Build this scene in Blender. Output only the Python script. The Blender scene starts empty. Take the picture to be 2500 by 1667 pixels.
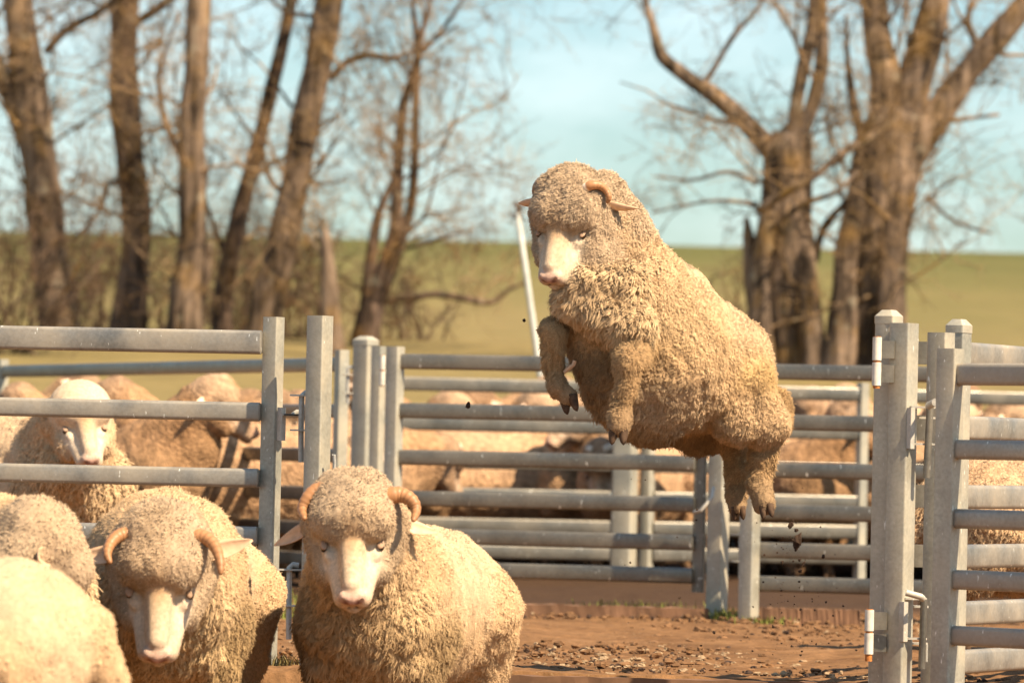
import bpy, math, random
import numpy as np
from mathutils import Matrix, Vector

# ------------------------------------------------------------------ camera, sky, sun
SC = bpy.context.scene
COL = SC.collection
FPX = 13889.0                     # 200 mm lens on a 36 mm sensor, 2500 px wide
EYE = 0.656                       # eye height above the yard floor
HOR = 1115.0                      # eye-level row in the photograph
ROLL = math.radians(1.25)
PITCH = math.atan((HOR - 833.5) / FPX)

fwd = np.array([0, math.cos(PITCH), math.sin(PITCH)])
up0 = np.array([0, -math.sin(PITCH), math.cos(PITCH)])
rt0 = np.array([1.0, 0, 0])
rt = math.cos(ROLL) * rt0 + math.sin(ROLL) * up0
upv = -math.sin(ROLL) * rt0 + math.cos(ROLL) * up0
CAM = np.array([0, 0, EYE])

cam = bpy.data.cameras.new('camera')
cam.lens = 200; cam.sensor_width = 36; cam.clip_start = 0.5; cam.clip_end = 3000
cam.dof.use_dof = True; cam.dof.focus_distance = 17.05; cam.dof.aperture_fstop = 6.3
cam.dof.aperture_blades = 0
co = bpy.data.objects.new('camera', cam); COL.objects.link(co)
M = Matrix.Identity(4)
for i in range(3):
    M[i][0] = rt[i]; M[i][1] = upv[i]; M[i][2] = -fwd[i]; M[i][3] = CAM[i]
co.matrix_world = M
SC.camera = co

SUN_AZ = math.atan2(0.78, -0.63)          # towards the sun, from +Y clockwise
SUN_EL = math.radians(49)
sdir = np.array([math.sin(SUN_AZ) * math.cos(SUN_EL), math.cos(SUN_AZ) * math.cos(SUN_EL), math.sin(SUN_EL)])
sun = bpy.data.lights.new('sun', 'SUN')
sun.energy = 5.0; sun.angle = math.radians(0.5); sun.color = (1.0, 0.82, 0.58)
so = bpy.data.objects.new('sun', sun); COL.objects.link(so)
so.rotation_euler = Vector(sdir).to_track_quat('Z', 'Y').to_euler()
so.location = (6, -6, 10)

w = bpy.data.worlds.new('World'); SC.world = w; w.use_nodes = True
nt = w.node_tree; nt.nodes.clear()
def wn(t, **k):
    n = nt.nodes.new(t)
    for a, b in k.items(): setattr(n, a, b)
    return n
sky = wn('ShaderNodeTexSky', sky_type='NISHITA', sun_disc=False)
sky.sun_elevation = SUN_EL; sky.sun_rotation = SUN_AZ
sky.air_density = 1.0; sky.dust_density = 0.9; sky.ozone_density = 1.2
tc = wn('ShaderNodeTexCoord')
mp = wn('ShaderNodeMapping'); mp.inputs['Scale'].default_value = (9, 9, 26)
mp.inputs['Rotation'].default_value = (0, 0.25, 0)
nz = wn('ShaderNodeTexNoise'); nz.inputs['Scale'].default_value = 1.6; nz.inputs['Detail'].default_value = 6; nz.inputs['Roughness'].default_value = 0.6
rp = wn('ShaderNodeValToRGB'); rp.color_ramp.elements[0].position = 0.42; rp.color_ramp.elements[1].position = 0.72
tint = wn('ShaderNodeMix', data_type='RGBA', blend_type='MULTIPLY'); tint.inputs[0].default_value = 1.0
tint.inputs[7].default_value = (0.97, 1.13, 1.17, 1)
cl = wn('ShaderNodeMix', data_type='RGBA'); cl.inputs[7].default_value = (10.5, 11.6, 11.8, 1)
sc_ = wn('ShaderNodeMath', operation='MULTIPLY'); sc_.inputs[1].default_value = 0.42
bg = wn('ShaderNodeBackground'); bg.inputs['Strength'].default_value = 0.060
out = wn('ShaderNodeOutputWorld')
L = nt.links.new
L(tc.outputs['Generated'], mp.inputs['Vector']); L(mp.outputs['Vector'], nz.inputs['Vector'])
L(nz.outputs['Fac'], rp.inputs['Fac']); L(rp.outputs['Color'], sc_.inputs[0])
L(sky.outputs['Color'], tint.inputs[6]); L(tint.outputs[2], cl.inputs[6]); L(sc_.outputs[0], cl.inputs[0])
L(cl.outputs[2], bg.inputs['Color']); L(bg.outputs[0], out.inputs[0])

SC.view_settings.view_transform = 'Standard'; SC.view_settings.look = 'None'
SC.view_settings.exposure = 1.12; SC.view_settings.gamma = 1.0
SC.view_settings.use_curve_mapping = False
SC.render.engine = 'CYCLES'
SC.cycles.max_bounces = 6; SC.cycles.diffuse_bounces = 1

# ------------------------------------------------------------------ helpers
def W(px, py, D):
    """photo pixel + distance along +Y -> world point"""
    d = fwd * FPX + rt * (px - 1250.0) - upv * (py - 833.5)
    return CAM + d * (D / d[1])
def nrm(v):
    v = np.asarray(v, float); return v / np.linalg.norm(v)
def tag(o, label=None, cat=None, group=None, kind=None):
    if label: o['label'] = label
    if cat: o['category'] = cat
    if group: o['group'] = group
    if kind: o['kind'] = kind
    return o
def link(name, data, mat=None, parent=None, loc=None):
    o = bpy.data.objects.new(name, data); COL.objects.link(o)
    if mat is not None: data.materials.append(mat)
    if parent is not None: o.parent = parent
    if loc is not None: o.location = [float(c) for c in loc]
    return o
def empty(name, loc, rz=0.0):
    o = bpy.data.objects.new(name, None); COL.objects.link(o)
    o.empty_display_size = 0.1
    o.location = [float(c) for c in loc]; o.rotation_euler = (0, 0, rz); return o
def mesh(name, V, F, smooth=True, col=None):
    m = bpy.data.meshes.new(name)
    V = np.asarray(V, np.float32)
    if isinstance(F, np.ndarray):
        n = F.shape[1]
        m.vertices.add(len(V)); m.vertices.foreach_set('co', V.ravel())
        m.loops.add(F.size); m.loops.foreach_set('vertex_index', F.ravel().astype(np.int32))
        m.polygons.add(len(F)); m.polygons.foreach_set('loop_start', np.arange(0, F.size, n, dtype=np.int32))
        m.update(calc_edges=True)
    else:
        m.from_pydata([tuple(map(float, v)) for v in V], [], F); m.update()
    m.polygons.foreach_set('use_smooth', np.full(len(m.polygons), smooth))
    if col is not None:
        a = m.color_attributes.new('Col', 'FLOAT_COLOR', 'POINT')
        c = np.ones((len(V), 4), np.float32); c[:, :3] = col
        a.data.foreach_set('color', c.ravel())
    return m
class MB:
    """collects pieces of one mesh"""
    def __init__(s): s.V = []; s.F = []; s.n = 0
    def add(s, V, F):
        V = np.asarray(V, float); s.V.append(V)
        s.F += [tuple(int(i) + s.n for i in f) for f in F]; s.n += len(V)
    def mesh(s, name, smooth=True): return mesh(name, np.vstack(s.V), s.F, smooth)

# noise -------------------------------------------------------------
def _hash(ix, iy, iz, s=0):
    h = (ix.astype(np.int64) * 374761393 + iy.astype(np.int64) * 668265263 + iz.astype(np.int64) * 2147483647 + s * 974711) & 0xffffffff
    h = ((h ^ (h >> 13)) * 1274126177) & 0xffffffff
    h = ((h ^ (h >> 16)) * 2246822519) & 0xffffffff
    return ((h ^ (h >> 15)) & 0xffffff).astype(np.float32) / 16777216.0
def vnoise(P, sc, s=0):
    Q = P / sc; I = np.floor(Q).astype(np.int64); f = (Q - I).astype(np.float32); f = f * f * (3 - 2 * f)
    r = 0
    for dx in (0, 1):
        for dy in (0, 1):
            for dz in (0, 1):
                wgt = (f[:, 0] if dx else 1 - f[:, 0]) * (f[:, 1] if dy else 1 - f[:, 1]) * (f[:, 2] if dz else 1 - f[:, 2])
                r = r + wgt * _hash(I[:, 0] + dx, I[:, 1] + dy, I[:, 2] + dz, s)
    return r * 2 - 1
def fbm(P, sc, oct=3, s=0):
    r = 0; a = 1.0; t = 0
    for o in range(oct):
        r = r + a * vnoise(P, sc / 2 ** o, s + o * 17); t += a; a *= 0.5
    return r / t
def worley(P, sc, s=0):
    """nearest jittered feature point, its distance, the second distance and a random id"""
    Q = P / sc; I = np.floor(Q).astype(np.int64)
    b1 = np.full(len(P), 9e9); b2 = b1.copy(); FP = np.zeros_like(Q); ID = np.zeros(len(P))
    for dx in (-1, 0, 1):
        for dy in (-1, 0, 1):
            for dz in (-1, 0, 1):
                J = I + np.array([dx, dy, dz])
                X = np.stack([J[:, k] + _hash(J[:, 0], J[:, 1], J[:, 2], s + k + 1) for k in range(3)], 1)
                d = ((X - Q) ** 2).sum(1)
                b2 = np.where(d < b1, b1, np.minimum(b2, d)); m = d < b1
                FP[m] = X[m]; ID[m] = _hash(J[:, 0], J[:, 1], J[:, 2], s + 9)[m]; b1 = np.where(m, d, b1)
    return FP * sc, np.sqrt(b1) * sc, np.sqrt(b2) * sc, ID

# materials ---------------------------------------------------------
def mat_new(name):
    m = bpy.data.materials.new(name); m.use_nodes = True
    n = m.node_tree; b = n.nodes['Principled BSDF']; return m, n, b
def nd(n, t, **k):
    x = n.nodes.new(t)
    for a, b in k.items(): setattr(x, a, b)
    return x
def ramp(n, src, stops):
    r = nd(n, 'ShaderNodeValToRGB'); e = r.color_ramp.elements
    while len(e) < len(stops): e.new(0.5)
    for i, (p, c) in enumerate(stops):
        e[i].position = p; e[i].color = (c + (1,)) if isinstance(c, tuple) else (c, c, c, 1)
    n.links.new(src, r.inputs['Fac']); return r
def noise(n, vec, scale, detail=4, rough=0.55):
    x = nd(n, 'ShaderNodeTexNoise'); x.inputs['Scale'].default_value = scale
    x.inputs['Detail'].default_value = detail; x.inputs['Roughness'].default_value = rough
    if vec is not None: n.links.new(vec, x.inputs['Vector'])
    return x
def mapping(n, out, scale=(1, 1, 1)):
    x = nd(n, 'ShaderNodeMapping'); x.inputs['Scale'].default_value = scale
    n.links.new(out, x.inputs['Vector']); return x.outputs['Vector']
def mixc(n, fac, a, b, mode='MIX'):
    x = nd(n, 'ShaderNodeMix', data_type='RGBA', blend_type=mode)
    for sock, v in ((0, fac), (6, a), (7, b)):
        if isinstance(v, (int, float)): x.inputs[sock].default_value = v
        elif isinstance(v, tuple): x.inputs[sock].default_value = v + (1,)
        else: n.links.new(v, x.inputs[sock])
    return x.outputs[2]
def bump(n, b, h, strength, dist):
    x = nd(n, 'ShaderNodeBump'); x.inputs['Strength'].default_value = strength; x.inputs['Distance'].default_value = dist
    n.links.new(h, x.inputs['Height']); n.links.new(x.outputs['Normal'], b.inputs['Normal'])

def attr_mat(name, rough=0.9, nscale=None, namt=0.25, bumpd=0.0, bscale=90, transl=0.0):
    m, n, b = mat_new(name)
    at = nd(n, 'ShaderNodeAttribute', attribute_name='Col')
    c = at.outputs['Color']
    g = nd(n, 'ShaderNodeTexCoord').outputs['Object']
    if nscale:
        nz = noise(n, g, nscale, 5)
        rr = ramp(n, nz.outputs['Fac'], [(0.3, 1 - namt), (0.7, 1 + namt * 0.4)])
        c = mixc(n, 1.0, c, rr.outputs['Color'], 'MULTIPLY')
    n.links.new(c, b.inputs['Base Color'])
    b.inputs['Roughness'].default_value = rough
    b.inputs['Specular IOR Level'].default_value = 0.12
    if bumpd:
        vz = nd(n, 'ShaderNodeTexVoronoi'); vz.inputs['Scale'].default_value = bscale
        nz2 = noise(n, g, bscale * 0.6, 4)
        mv = nd(n, 'ShaderNodeVectorMath', operation='ADD')
        sv = nd(n, 'ShaderNodeVectorMath', operation='SCALE'); sv.inputs['Scale'].default_value = 0.02
        n.links.new(nz2.outputs['Color'], sv.inputs[0]); n.links.new(g, mv.inputs[0]); n.links.new(sv.outputs[0], mv.inputs[1])
        n.links.new(mv.outputs[0], vz.inputs['Vector'])
        bump(n, b, vz.outputs['Distance'], 0.8, -bumpd)
    if transl:
        tr = nd(n, 'ShaderNodeBsdfTranslucent'); n.links.new(c, tr.inputs['Color'])
        mx = nd(n, 'ShaderNodeMixShader'); mx.inputs[0].default_value = transl
        o = n.nodes['Material Output']
        n.links.new(b.outputs[0], mx.inputs[1]); n.links.new(tr.outputs[0], mx.inputs[2]); n.links.new(mx.outputs[0], o.inputs['Surface'])
    return m

MAT = {}
MAT['body'] = attr_mat('sheep_skin', 0.8, 90, 0.25, 0.0016, 330)
MAT['fleece'] = attr_mat('sheep_fleece', 0.95)
def _soft_normals(m, k):
    """shade each strand mostly by the skin it grows from"""
    n = m.node_tree; b = n.nodes['Principled BSDF']
    at = nd(n, 'ShaderNodeAttribute', attribute_name='root_normal')
    ge = nd(n, 'ShaderNodeNewGeometry')
    mx = nd(n, 'ShaderNodeMix', data_type='VECTOR'); mx.inputs[0].default_value = k
    n.links.new(ge.outputs['Normal'], mx.inputs[4]); n.links.new(at.outputs['Vector'], mx.inputs[5])
    nz = nd(n, 'ShaderNodeVectorMath', operation='NORMALIZE'); n.links.new(mx.outputs[1], nz.inputs[0])
    n.links.new(nz.outputs[0], b.inputs['Normal'])
_soft_normals(MAT['fleece'], 0.62)
MAT['farwool'] = attr_mat('sheep_far_wool', 0.95, 30, 0.45, 0.010, 75)
def _vary(m):
    n = m.node_tree; b = n.nodes['Principled BSDF']; src = b.inputs['Base Color'].links[0].from_socket
    r = ramp(n, nd(n, 'ShaderNodeObjectInfo').outputs['Random'], [(0.0, (0.62, 0.56, 0.50)), (1.0, (0.92, 0.88, 0.84))])
    n.links.new(mixc(n, 1.0, src, r.outputs['Color'], 'MULTIPLY'), b.inputs['Base Color'])
_vary(MAT['farwool'])
def simple(name, col, rough=0.5, ns=None, amt=0.3, metal=0.0, spec=0.3):
    m, n, b = mat_new(name)
    if ns:
        g = nd(n, 'ShaderNodeTexCoord').outputs['Object']
        rr = ramp(n, noise(n, g, ns, 5).outputs['Fac'], [(0.3, tuple(c * (1 - amt) for c in col)), (0.7, tuple(min(1, c * (1 + amt)) for c in col))])
        n.links.new(rr.outputs['Color'], b.inputs['Base Color'])
    else: b.inputs['Base Color'].default_value = col + (1,)
    b.inputs['Roughness'].default_value = rough; b.inputs['Metallic'].default_value = metal
    b.inputs['Specular IOR Level'].default_value = spec
    return m
MAT['eye'] = simple('eye_dark', (0.03, 0.015, 0.008), 0.12, spec=0.6)
MAT['lid'] = simple('eyelid_skin', (0.40, 0.25, 0.16), 0.8)
MAT['hoof'] = simple('hoof_horn', (0.085, 0.05, 0.03), 0.75, 60, 0.5, spec=.2)
MAT['ear'] = simple('ear_skin', (0.62, 0.40, 0.25), 0.7, 50, 0.15)
MAT['earp'] = simple('ear_skin_pale', (0.80, 0.58, 0.43), 0.7, 50, 0.12)
def horn_mat():
    m, n, b = mat_new('horn_keratin')
    at = nd(n, 'ShaderNodeAttribute', attribute_name='Col')
    n.links.new(at.outputs['Color'], b.inputs['Base Color']); b.inputs['Roughness'].default_value = 0.45
    b.inputs['Specular IOR Level'].default_value = 0.3
    return m
MAT['horn'] = horn_mat()

def steel(name, base, dust, metal=0.75, rough=0.42, damt=0.5):
    m, n, b = mat_new(name)
    g = nd(n, 'ShaderNodeTexCoord').outputs['Object']
    oi = nd(n, 'ShaderNodeObjectInfo')
    off = nd(n, 'ShaderNodeVectorMath', operation='ADD')
    sc = nd(n, 'ShaderNodeVectorMath', operation='SCALE'); sc.inputs['Scale'].default_value = 37.0
    cmb = nd(n, 'ShaderNodeCombineXYZ'); n.links.new(oi.outputs['Random'], cmb.inputs[0]); n.links.new(oi.outputs['Random'], cmb.inputs[1])
    n.links.new(cmb.outputs[0], sc.inputs[0]); n.links.new(g, off.inputs[0]); n.links.new(sc.outputs[0], off.inputs[1])
    v = off.outputs[0]
    blot = ramp(n, noise(n, v, 7, 6, 0.65).outputs['Fac'], [(0.40, 0.0), (0.66, 1.0)])
    fine = noise(n, v, 90, 4)
    streak = ramp(n, noise(n, mapping(n, v, (60, 60, 6)), 2.0, 3).outputs['Fac'], [(0.60, 0.0), (0.72, 1.0)])
    c = mixc(n, blot.outputs['Color'], base, tuple(x * 0.72 for x in base))
    fm = ramp(n, fine.outputs['Fac'], [(0.3, 0.8), (0.7, 1.1)])
    c = mixc(n, 1.0, c, fm.outputs['Color'], 'MULTIPLY')
    dn = ramp(n, noise(n, v, 4.3, 5, 0.6).outputs['Fac'], [(0.35, 0.0), (0.65, 1.0)])
    dm = nd(n, 'ShaderNodeMath', operation='MULTIPLY'); dm.inputs[1].default_value = damt
    n.links.new(dn.outputs['Color'], dm.inputs[0])
    c = mixc(n, dm.outputs[0], c, dust)
    spot = ramp(n, noise(n, mapping(n, v, (1, 1, 0.35)), 85, 2).outputs['Fac'], [(0.70, 0.0), (0.74, 1.0)])
    c = mixc(n, spot.outputs['Color'], c, (0.78, 0.76, 0.68))
    n.links.new(c, b.inputs['Base Color'])
    mm = nd(n, 'ShaderNodeMath', operation='MULTIPLY_ADD'); mm.inputs[1].default_value = -metal * 0.8; mm.inputs[2].default_value = metal
    n.links.new(dm.outputs[0], mm.inputs[0]); n.links.new(mm.outputs[0], b.inputs['Metallic'])
    rr = nd(n, 'ShaderNodeMath', operation='MULTIPLY_ADD'); rr.inputs[1].default_value = 0.35; rr.inputs[2].default_value = rough
    n.links.new(dm.outputs[0], rr.inputs[0]); n.links.new(rr.outputs[0], b.inputs['Roughness'])
    bump(n, b, fine.outputs['Fac'], 0.15, 0.002)
    return m
MAT['steel'] = steel('galvanised_steel', (0.46, 0.44, 0.365), (0.50, 0.415, 0.29), 0.5, 0.45, 0.55)
MAT['rail'] = steel('galvanised_rail', (0.215, 0.20, 0.17), (0.30, 0.245, 0.175), 0.8, 0.36, 0.35)
MAT['railr'] = steel('dusty_rail', (0.34, 0.32, 0.285), (0.44, 0.36, 0.26), 0.65, 0.42, 0.6)
MAT['hard'] = steel('galvanised_fitting', (0.55, 0.53, 0.48), (0.55, 0.45, 0.32), 0.4, 0.5, 0.5)
MAT['weld'] = simple('weld_bead', (0.62, 0.54, 0.42), 0.7, 120, 0.35)
MAT['rust'] = simple('rusted_pin', (0.45, 0.16, 0.04), 0.85, 120, 0.4)
MAT['white'] = simple('white_hinge_sleeve', (0.60, 0.56, 0.48), 0.45, 40, 0.18)
MAT['timber'] = simple('weathered_timber', (0.17, 0.09, 0.05), 0.9, 9, 0.4)
MAT['pole'] = simple('pale_pole', (0.46, 0.45, 0.40), 0.6, 20, 0.15)
# ------------------------------------------------------------------ ground
SILL_Y = 16.87
def ground_z(x, y):
    x = np.asarray(x, float); y = np.asarray(y, float)
    t = np.clip(y - 30, 0, None)
    z = np.where(t < 6, 0.065 * t * t / 12, 0.065 * (t - 3))
    z = np.where(y > 60, 1.755 + (y - 60) * 0.0436, z)
    z = np.where(y > 260, 10.475 + (y - 260) * 0.012, z)
    z = z + np.where(y < SILL_Y, -0.25, 0.0)
    return z
def build_ground():
    def steps(a, b, d): return list(np.arange(a, b, d))
    ys = [-30, -12, 0, 6] + steps(9, 11.5, 0.1) + steps(11.5, SILL_Y - 0.02, 0.035) + [SILL_Y - 0.012, SILL_Y + 0.012] + steps(SILL_Y + 0.03, 25.5, 0.028) + steps(25.5, 37, 0.12) + steps(37, 70, 0.8) + steps(70, 258, 6) + [258, 259.5, 260, 262, 270, 300, 400, 700, 1200, 2400]
    xs = [-900, -400, -150, -60, -30, -15, -8, -5] + steps(-3.4, 3.4, 0.028) + [5, 8, 15, 30, 60, 150, 400, 900]
    ys = np.array(ys); xs = np.array(xs)
    X, Y = np.meshgrid(xs, ys); P = np.stack([X.ravel(), Y.ravel(), np.zeros(X.size)], 1)
    z = ground_z(P[:, 0], P[:, 1])
    near = np.clip((40 - P[:, 1]) / 8, 0, 1)
    d = 0.010 * fbm(P, 0.16, 4, 3) + 0.03 * fbm(P, 1.3, 2, 5)
    wf, d1, d2, wid = worley(P, 0.085, 2)
    d = d + 0.009 * np.clip(1 - d1 / 0.045, 0, 1) * (wid > 0.55)
    # hoof prints
    wf, d1, d2, wid = worley(P, 0.26, 12)
    d = d - 0.018 * np.clip(1 - (d1 / 0.06) ** 2, 0, 1) * (wid > 0.35)
    far = 0.12 * fbm(P, 9.0, 3, 8) * np.clip((P[:, 1] - 45) / 30, 0, 1)
    P[:, 2] = z + d * near + far * np.where(P[:, 1] > 240, 0.3, 1)
    nx = len(xs); ny = len(ys)
    i = (np.arange(ny - 1)[:, None] * nx + np.arange(nx - 1)[None]).ravel()
    F = np.stack([i, i + 1, i + nx + 1, i + nx], 1)
    m, n, b = mat_new('dirt_and_grass')
    geo = nd(n, 'ShaderNodeNewGeometry').outputs['Position']
    n1 = noise(n, geo, 2.2, 6, 0.6); n2 = noise(n, geo, 22, 6, 0.65); n3 = noise(n, geo, 75, 3)
    dirt = ramp(n, n1.outputs['Fac'], [(0.3, (0.125, 0.062, 0.028)), (0.5, (0.19, 0.098, 0.044)), (0.72, (0.25, 0.135, 0.064))])
    dm = ramp(n, n2.outputs['Fac'], [(0.3, 0.62), (0.68, 1.22)])
    c = mixc(n, 1.0, dirt.outputs['Color'], dm.outputs['Color'], 'MULTIPLY')
    st = ramp(n, n3.outputs['Fac'], [(0.62, 0.0), (0.70, 1.0)])
    sm = nd(n, 'ShaderNodeMath', operation='MULTIPLY')
    sp = ramp(n, noise(n, geo, 3.1, 3).outputs['Fac'], [(0.48, 0.0), (0.66, 0.7)])
    n.links.new(st.outputs['Color'], sm.inputs[0]); n.links.new(sp.outputs['Color'], sm.inputs[1])
    c = mixc(n, sm.outputs[0], c, (0.50, 0.36, 0.20))
    # churned dark manure under the packed pens
    py_ = nd(n, 'ShaderNodeSeparateXYZ'); n.links.new(geo, py_.inputs[0])
    pw = nd(n, 'ShaderNodeMath', operation='MULTIPLY_ADD'); pw.inputs[1].default_value = 1.6; n.links.new(n1.outputs['Fac'], pw.inputs[0]); n.links.new(py_.outputs['Y'], pw.inputs[2])
    pm = nd(n, 'ShaderNodeMapRange'); pm.inputs['From Min'].default_value = 25.6; pm.inputs['From Max'].default_value = 26.8; pm.inputs['To Max'].default_value = 0.9
    n.links.new(pw.outputs[0], pm.inputs['Value'])
    c = mixc(n, pm.outputs['Result'], c, (0.045, 0.026, 0.016))
    # grass on the rise: drier near, greener far up the slope
    sx = nd(n, 'ShaderNodeSeparateXYZ'); n.links.new(geo, sx.inputs[0])
    gz = nd(n, 'ShaderNodeMapRange'); gz.inputs['From Min'].default_value = 55; gz.inputs['From Max'].default_value = 210
    n.links.new(sx.outputs['Y'], gz.inputs['Value'])
    gp = noise(n, mapping(n, geo, (0.22, 0.035, 0.2)), 1.0, 5, 0.6)
    ga = nd(n, 'ShaderNodeMath', operation='MULTIPLY_ADD'); ga.inputs[1].default_value = 1.1
    gs = nd(n, 'ShaderNodeMath', operation='SUBTRACT'); gs.inputs[1].default_value = 0.55
    n.links.new(gz.outputs['Result'], gs.inputs[0]); n.links.new(gp.outputs['Fac'], ga.inputs[0]); n.links.new(gs.outputs[0], ga.inputs[2])
    gr = ramp(n, ga.outputs[0], [(0.0, (0.205, 0.155, 0.064)), (0.45, (0.155, 0.130, 0.046)), (1.0, (0.108, 0.104, 0.032))])
    gm = ramp(n, noise(n, geo, 1.4, 6, 0.7).outputs['Fac'], [(0.3, 0.75), (0.7, 1.2)])
    gc = mixc(n, 1.0, gr.outputs['Color'], gm.outputs['Color'], 'MULTIPLY')
    mr = nd(n, 'ShaderNodeMapRange'); mr.inputs['From Min'].default_value = 33; mr.inputs['From Max'].default_value = 39
    n.links.new(sx.outputs['Y'], mr.inputs['Value'])
    c = mixc(n, mr.outputs['Result'], c, gc)
    n.links.new(c, b.inputs['Base Color']); b.inputs['Roughness'].default_value = 0.95; b.inputs['Specular IOR Level'].default_value = 0.1
    bump(n, b, n2.outputs['Fac'], 0.6, 0.02)
    tag(link('ground', mesh('ground', P, F), m), 'brown trampled dirt yard rising to an olive grass hill', kind='structure')
build_ground()

# ------------------------------------------------------------------ steel yards
def box_bevel(sx, sy, sz, r):
    """upright bar: rounded-rectangle section in XY, from z=0 to z=sz"""
    pts = []
    for cx, cy, a0 in ((1, 1, 0), (-1, 1, 90), (-1, -1, 180), (1, -1, 270)):
        for k in range(4):
            a = math.radians(a0 + 30 * k)
            pts.append((cx * (sx / 2 - r) + r * math.cos(a), cy * (sy / 2 - r) + r * math.sin(a)))
    return pts
def extrude(pts, L, ends=0.0):
    """extrude a section along +Z from 0 to L, ends rounded in by `ends`"""
    n = len(pts); P = np.array(pts); V = []; F = []
    rings = [(0, 1 - ends), (L, 1 - ends)] if not ends else [(0, 1 - ends), (ends * 0.02, 1), (L - ends * 0.02, 1), (L, 1 - ends)]
    for z, s in rings:
        for p in P: V.append((p[0] * s, p[1] * s, z))
    for k in range(len(rings) - 1):
        for i in range(n): F.append((k * n + i, k * n + (i + 1) % n, (k + 1) * n + (i + 1) % n, (k + 1) * n + i))
    F.append(tuple(range(n))[::-1]); F.append(tuple((len(rings) - 1) * n + i for i in range(n)))
    return np.array(V, float), F
def flat_shade(m, ang=0.6):
    m.polygons.foreach_set('use_smooth', np.ones(len(m.polygons), bool))
    try: m.set_sharp_from_angle(angle=ang)
    except Exception: pass
    return m
def post(parent, base, h, s, th, mat='steel', name='post', cap=False):
    V, F = extrude(box_bevel(s, s, h, s * 0.10), h)
    o = link(name, flat_shade(mesh(name, V, F)), MAT[mat], parent)
    o.location = [float(a) for a in (np.array(base) - np.array(parent.location))]
    o.rotation_euler = (0, 0, th)
    if cap:
        b = MB(); s2 = s * 1.06
        V, F = extrude(box_bevel(s2, s2, 0.02, s * 0.12), 0.022); b.add(V, F)
        V, F = extrude(box_bevel(s2, s2, 0.02, s * 0.12), 0.018)
        V[len(V) // 2:, :2] *= 0.5; V[:, 2] += 0.0219; b.add(V, F)
        c = link('cap', flat_shade(b.mesh('cap')), MAT['steel'], o, (0, 0, h - 0.001))
    return o
def rail(parent, a, b, h=0.06, t=0.034, mat='rail', name='rail'):
    a = np.array(a, float); b = np.array(b, float); d = b - a; Ln = np.linalg.norm(d); d = d / Ln
    V, F = extrude(box_bevel(t, h, Ln, t * 0.30), Ln, 0.18)
    zc = d; yc = np.array([0, 0, 1.0]) - d * d[2]; yc /= np.linalg.norm(yc); xc = np.cross(yc, zc)
    R = np.stack([xc, yc, zc], 1)
    o = link(name, flat_shade(mesh(name, V @ R.T, F), 0.7), MAT[mat], parent)
    o.location = [float(k) for k in (a - np.array(parent.location))]
    return o
def rod(parent, pts, r, mat, name, ns=8):
    V, F = tube(np.array(pts, float), [r] * len(pts), ns)
    o = link(name, flat_shade(mesh(name, V, F), 0.9), MAT[mat], parent)
    o.location = [-float(k) for k in parent.matrix_basis.translation] if parent.parent is None else (0, 0, 0)
    return o
def tube(P, R, ns=8, capped=True, seed=None, rough=0.0):
    P = np.asarray(P, float); n = len(P); R = np.asarray(R, float)
    T = np.gradient(P, axis=0); T /= np.linalg.norm(T, axis=1, keepdims=True) + 1e-9
    ref = np.array([0.31, 0.22, 0.92]) if abs(T[0][2]) < 0.8 else np.array([0.92, 0.31, 0.12])
    a = np.arange(ns) * 2 * math.pi / ns
    V = []
    u = np.cross(T[0], ref); u /= np.linalg.norm(u)
    for i in range(n):
        u = u - T[i] * (u @ T[i]); u /= np.linalg.norm(u) + 1e-9; v = np.cross(T[i], u)
        V.append(P[i] + R[i] * (np.cos(a)[:, None] * u + np.sin(a)[:, None] * v))
    V = np.vstack(V); F = []
    for i in range(n - 1):
        for k in range(ns): F.append((i * ns + k, i * ns + (k + 1) % ns, (i + 1) * ns + (k + 1) % ns, (i + 1) * ns + k))
    if capped: F.append(tuple(range(ns))[::-1]); F.append(tuple((n - 1) * ns + k for k in range(ns)))
    return V, F
def plate(parent, c, size, rz=0.0, mat='hard', name='bracket'):
    V, F = extrude(box_bevel(size[0], size[1], size[2], min(size[:2]) * 0.12), size[2])
    V[:, 2] -= size[2] / 2
    o = link(name, flat_shade(mesh(name, V, F)), MAT[mat], parent)
    o.location = [float(k) for k in (np.array(c) - np.array(parent.location))]; o.rotation_euler = (0, 0, rz)
    return o
TEMPLATE = [.985, .775, .575, .40, .24, .10]
def gz(p): return float(ground_z(p[0], p[1]))
def top_at(px, py, D):
    p = W(px, py, D); return p
def standing(parent, px, py, D, s, th, mat='steel', name='post', cap=False, sink=0.04):
    p = W(px, py, D); g = gz(p)
    return post(parent, (p[0], p[1], g - sink), p[2] - g + sink, s, th, mat, name, cap)
def on_line(px, D):
    p = W(px, 1000, D); return p[:2]

# left panel standing beside the gateway
pa = on_line(-330, 17.35); pb = on_line(636, 17.2)
fl = empty('fence_panel', (pb[0], pb[1], 0))
tag(fl, 'galvanised panel with thick rails behind the horned sheep with lowered head', 'fence panel', 'steel yard panels')
for i, z in enumerate(TEMPLATE):
    rail(fl, (pa[0], pa[1], z), (pb[0], pb[1], z), 0.072 if i == 0 else 0.057, 0.036, 'railr')
    plate(fl, (pb[0] + 0.004, pb[1] + 0.02, z), (0.03, 0.02, 0.05 if i else 0.064), mat='rail', name='rail_stub')
standing(fl, 669, 774, 17.22, 0.050, -math.radians(28))
pe = on_line(-330, 17.35); post(fl, (pe[0], pe[1] + .03, -0.04), 1.1, 0.05, 0.4)
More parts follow.
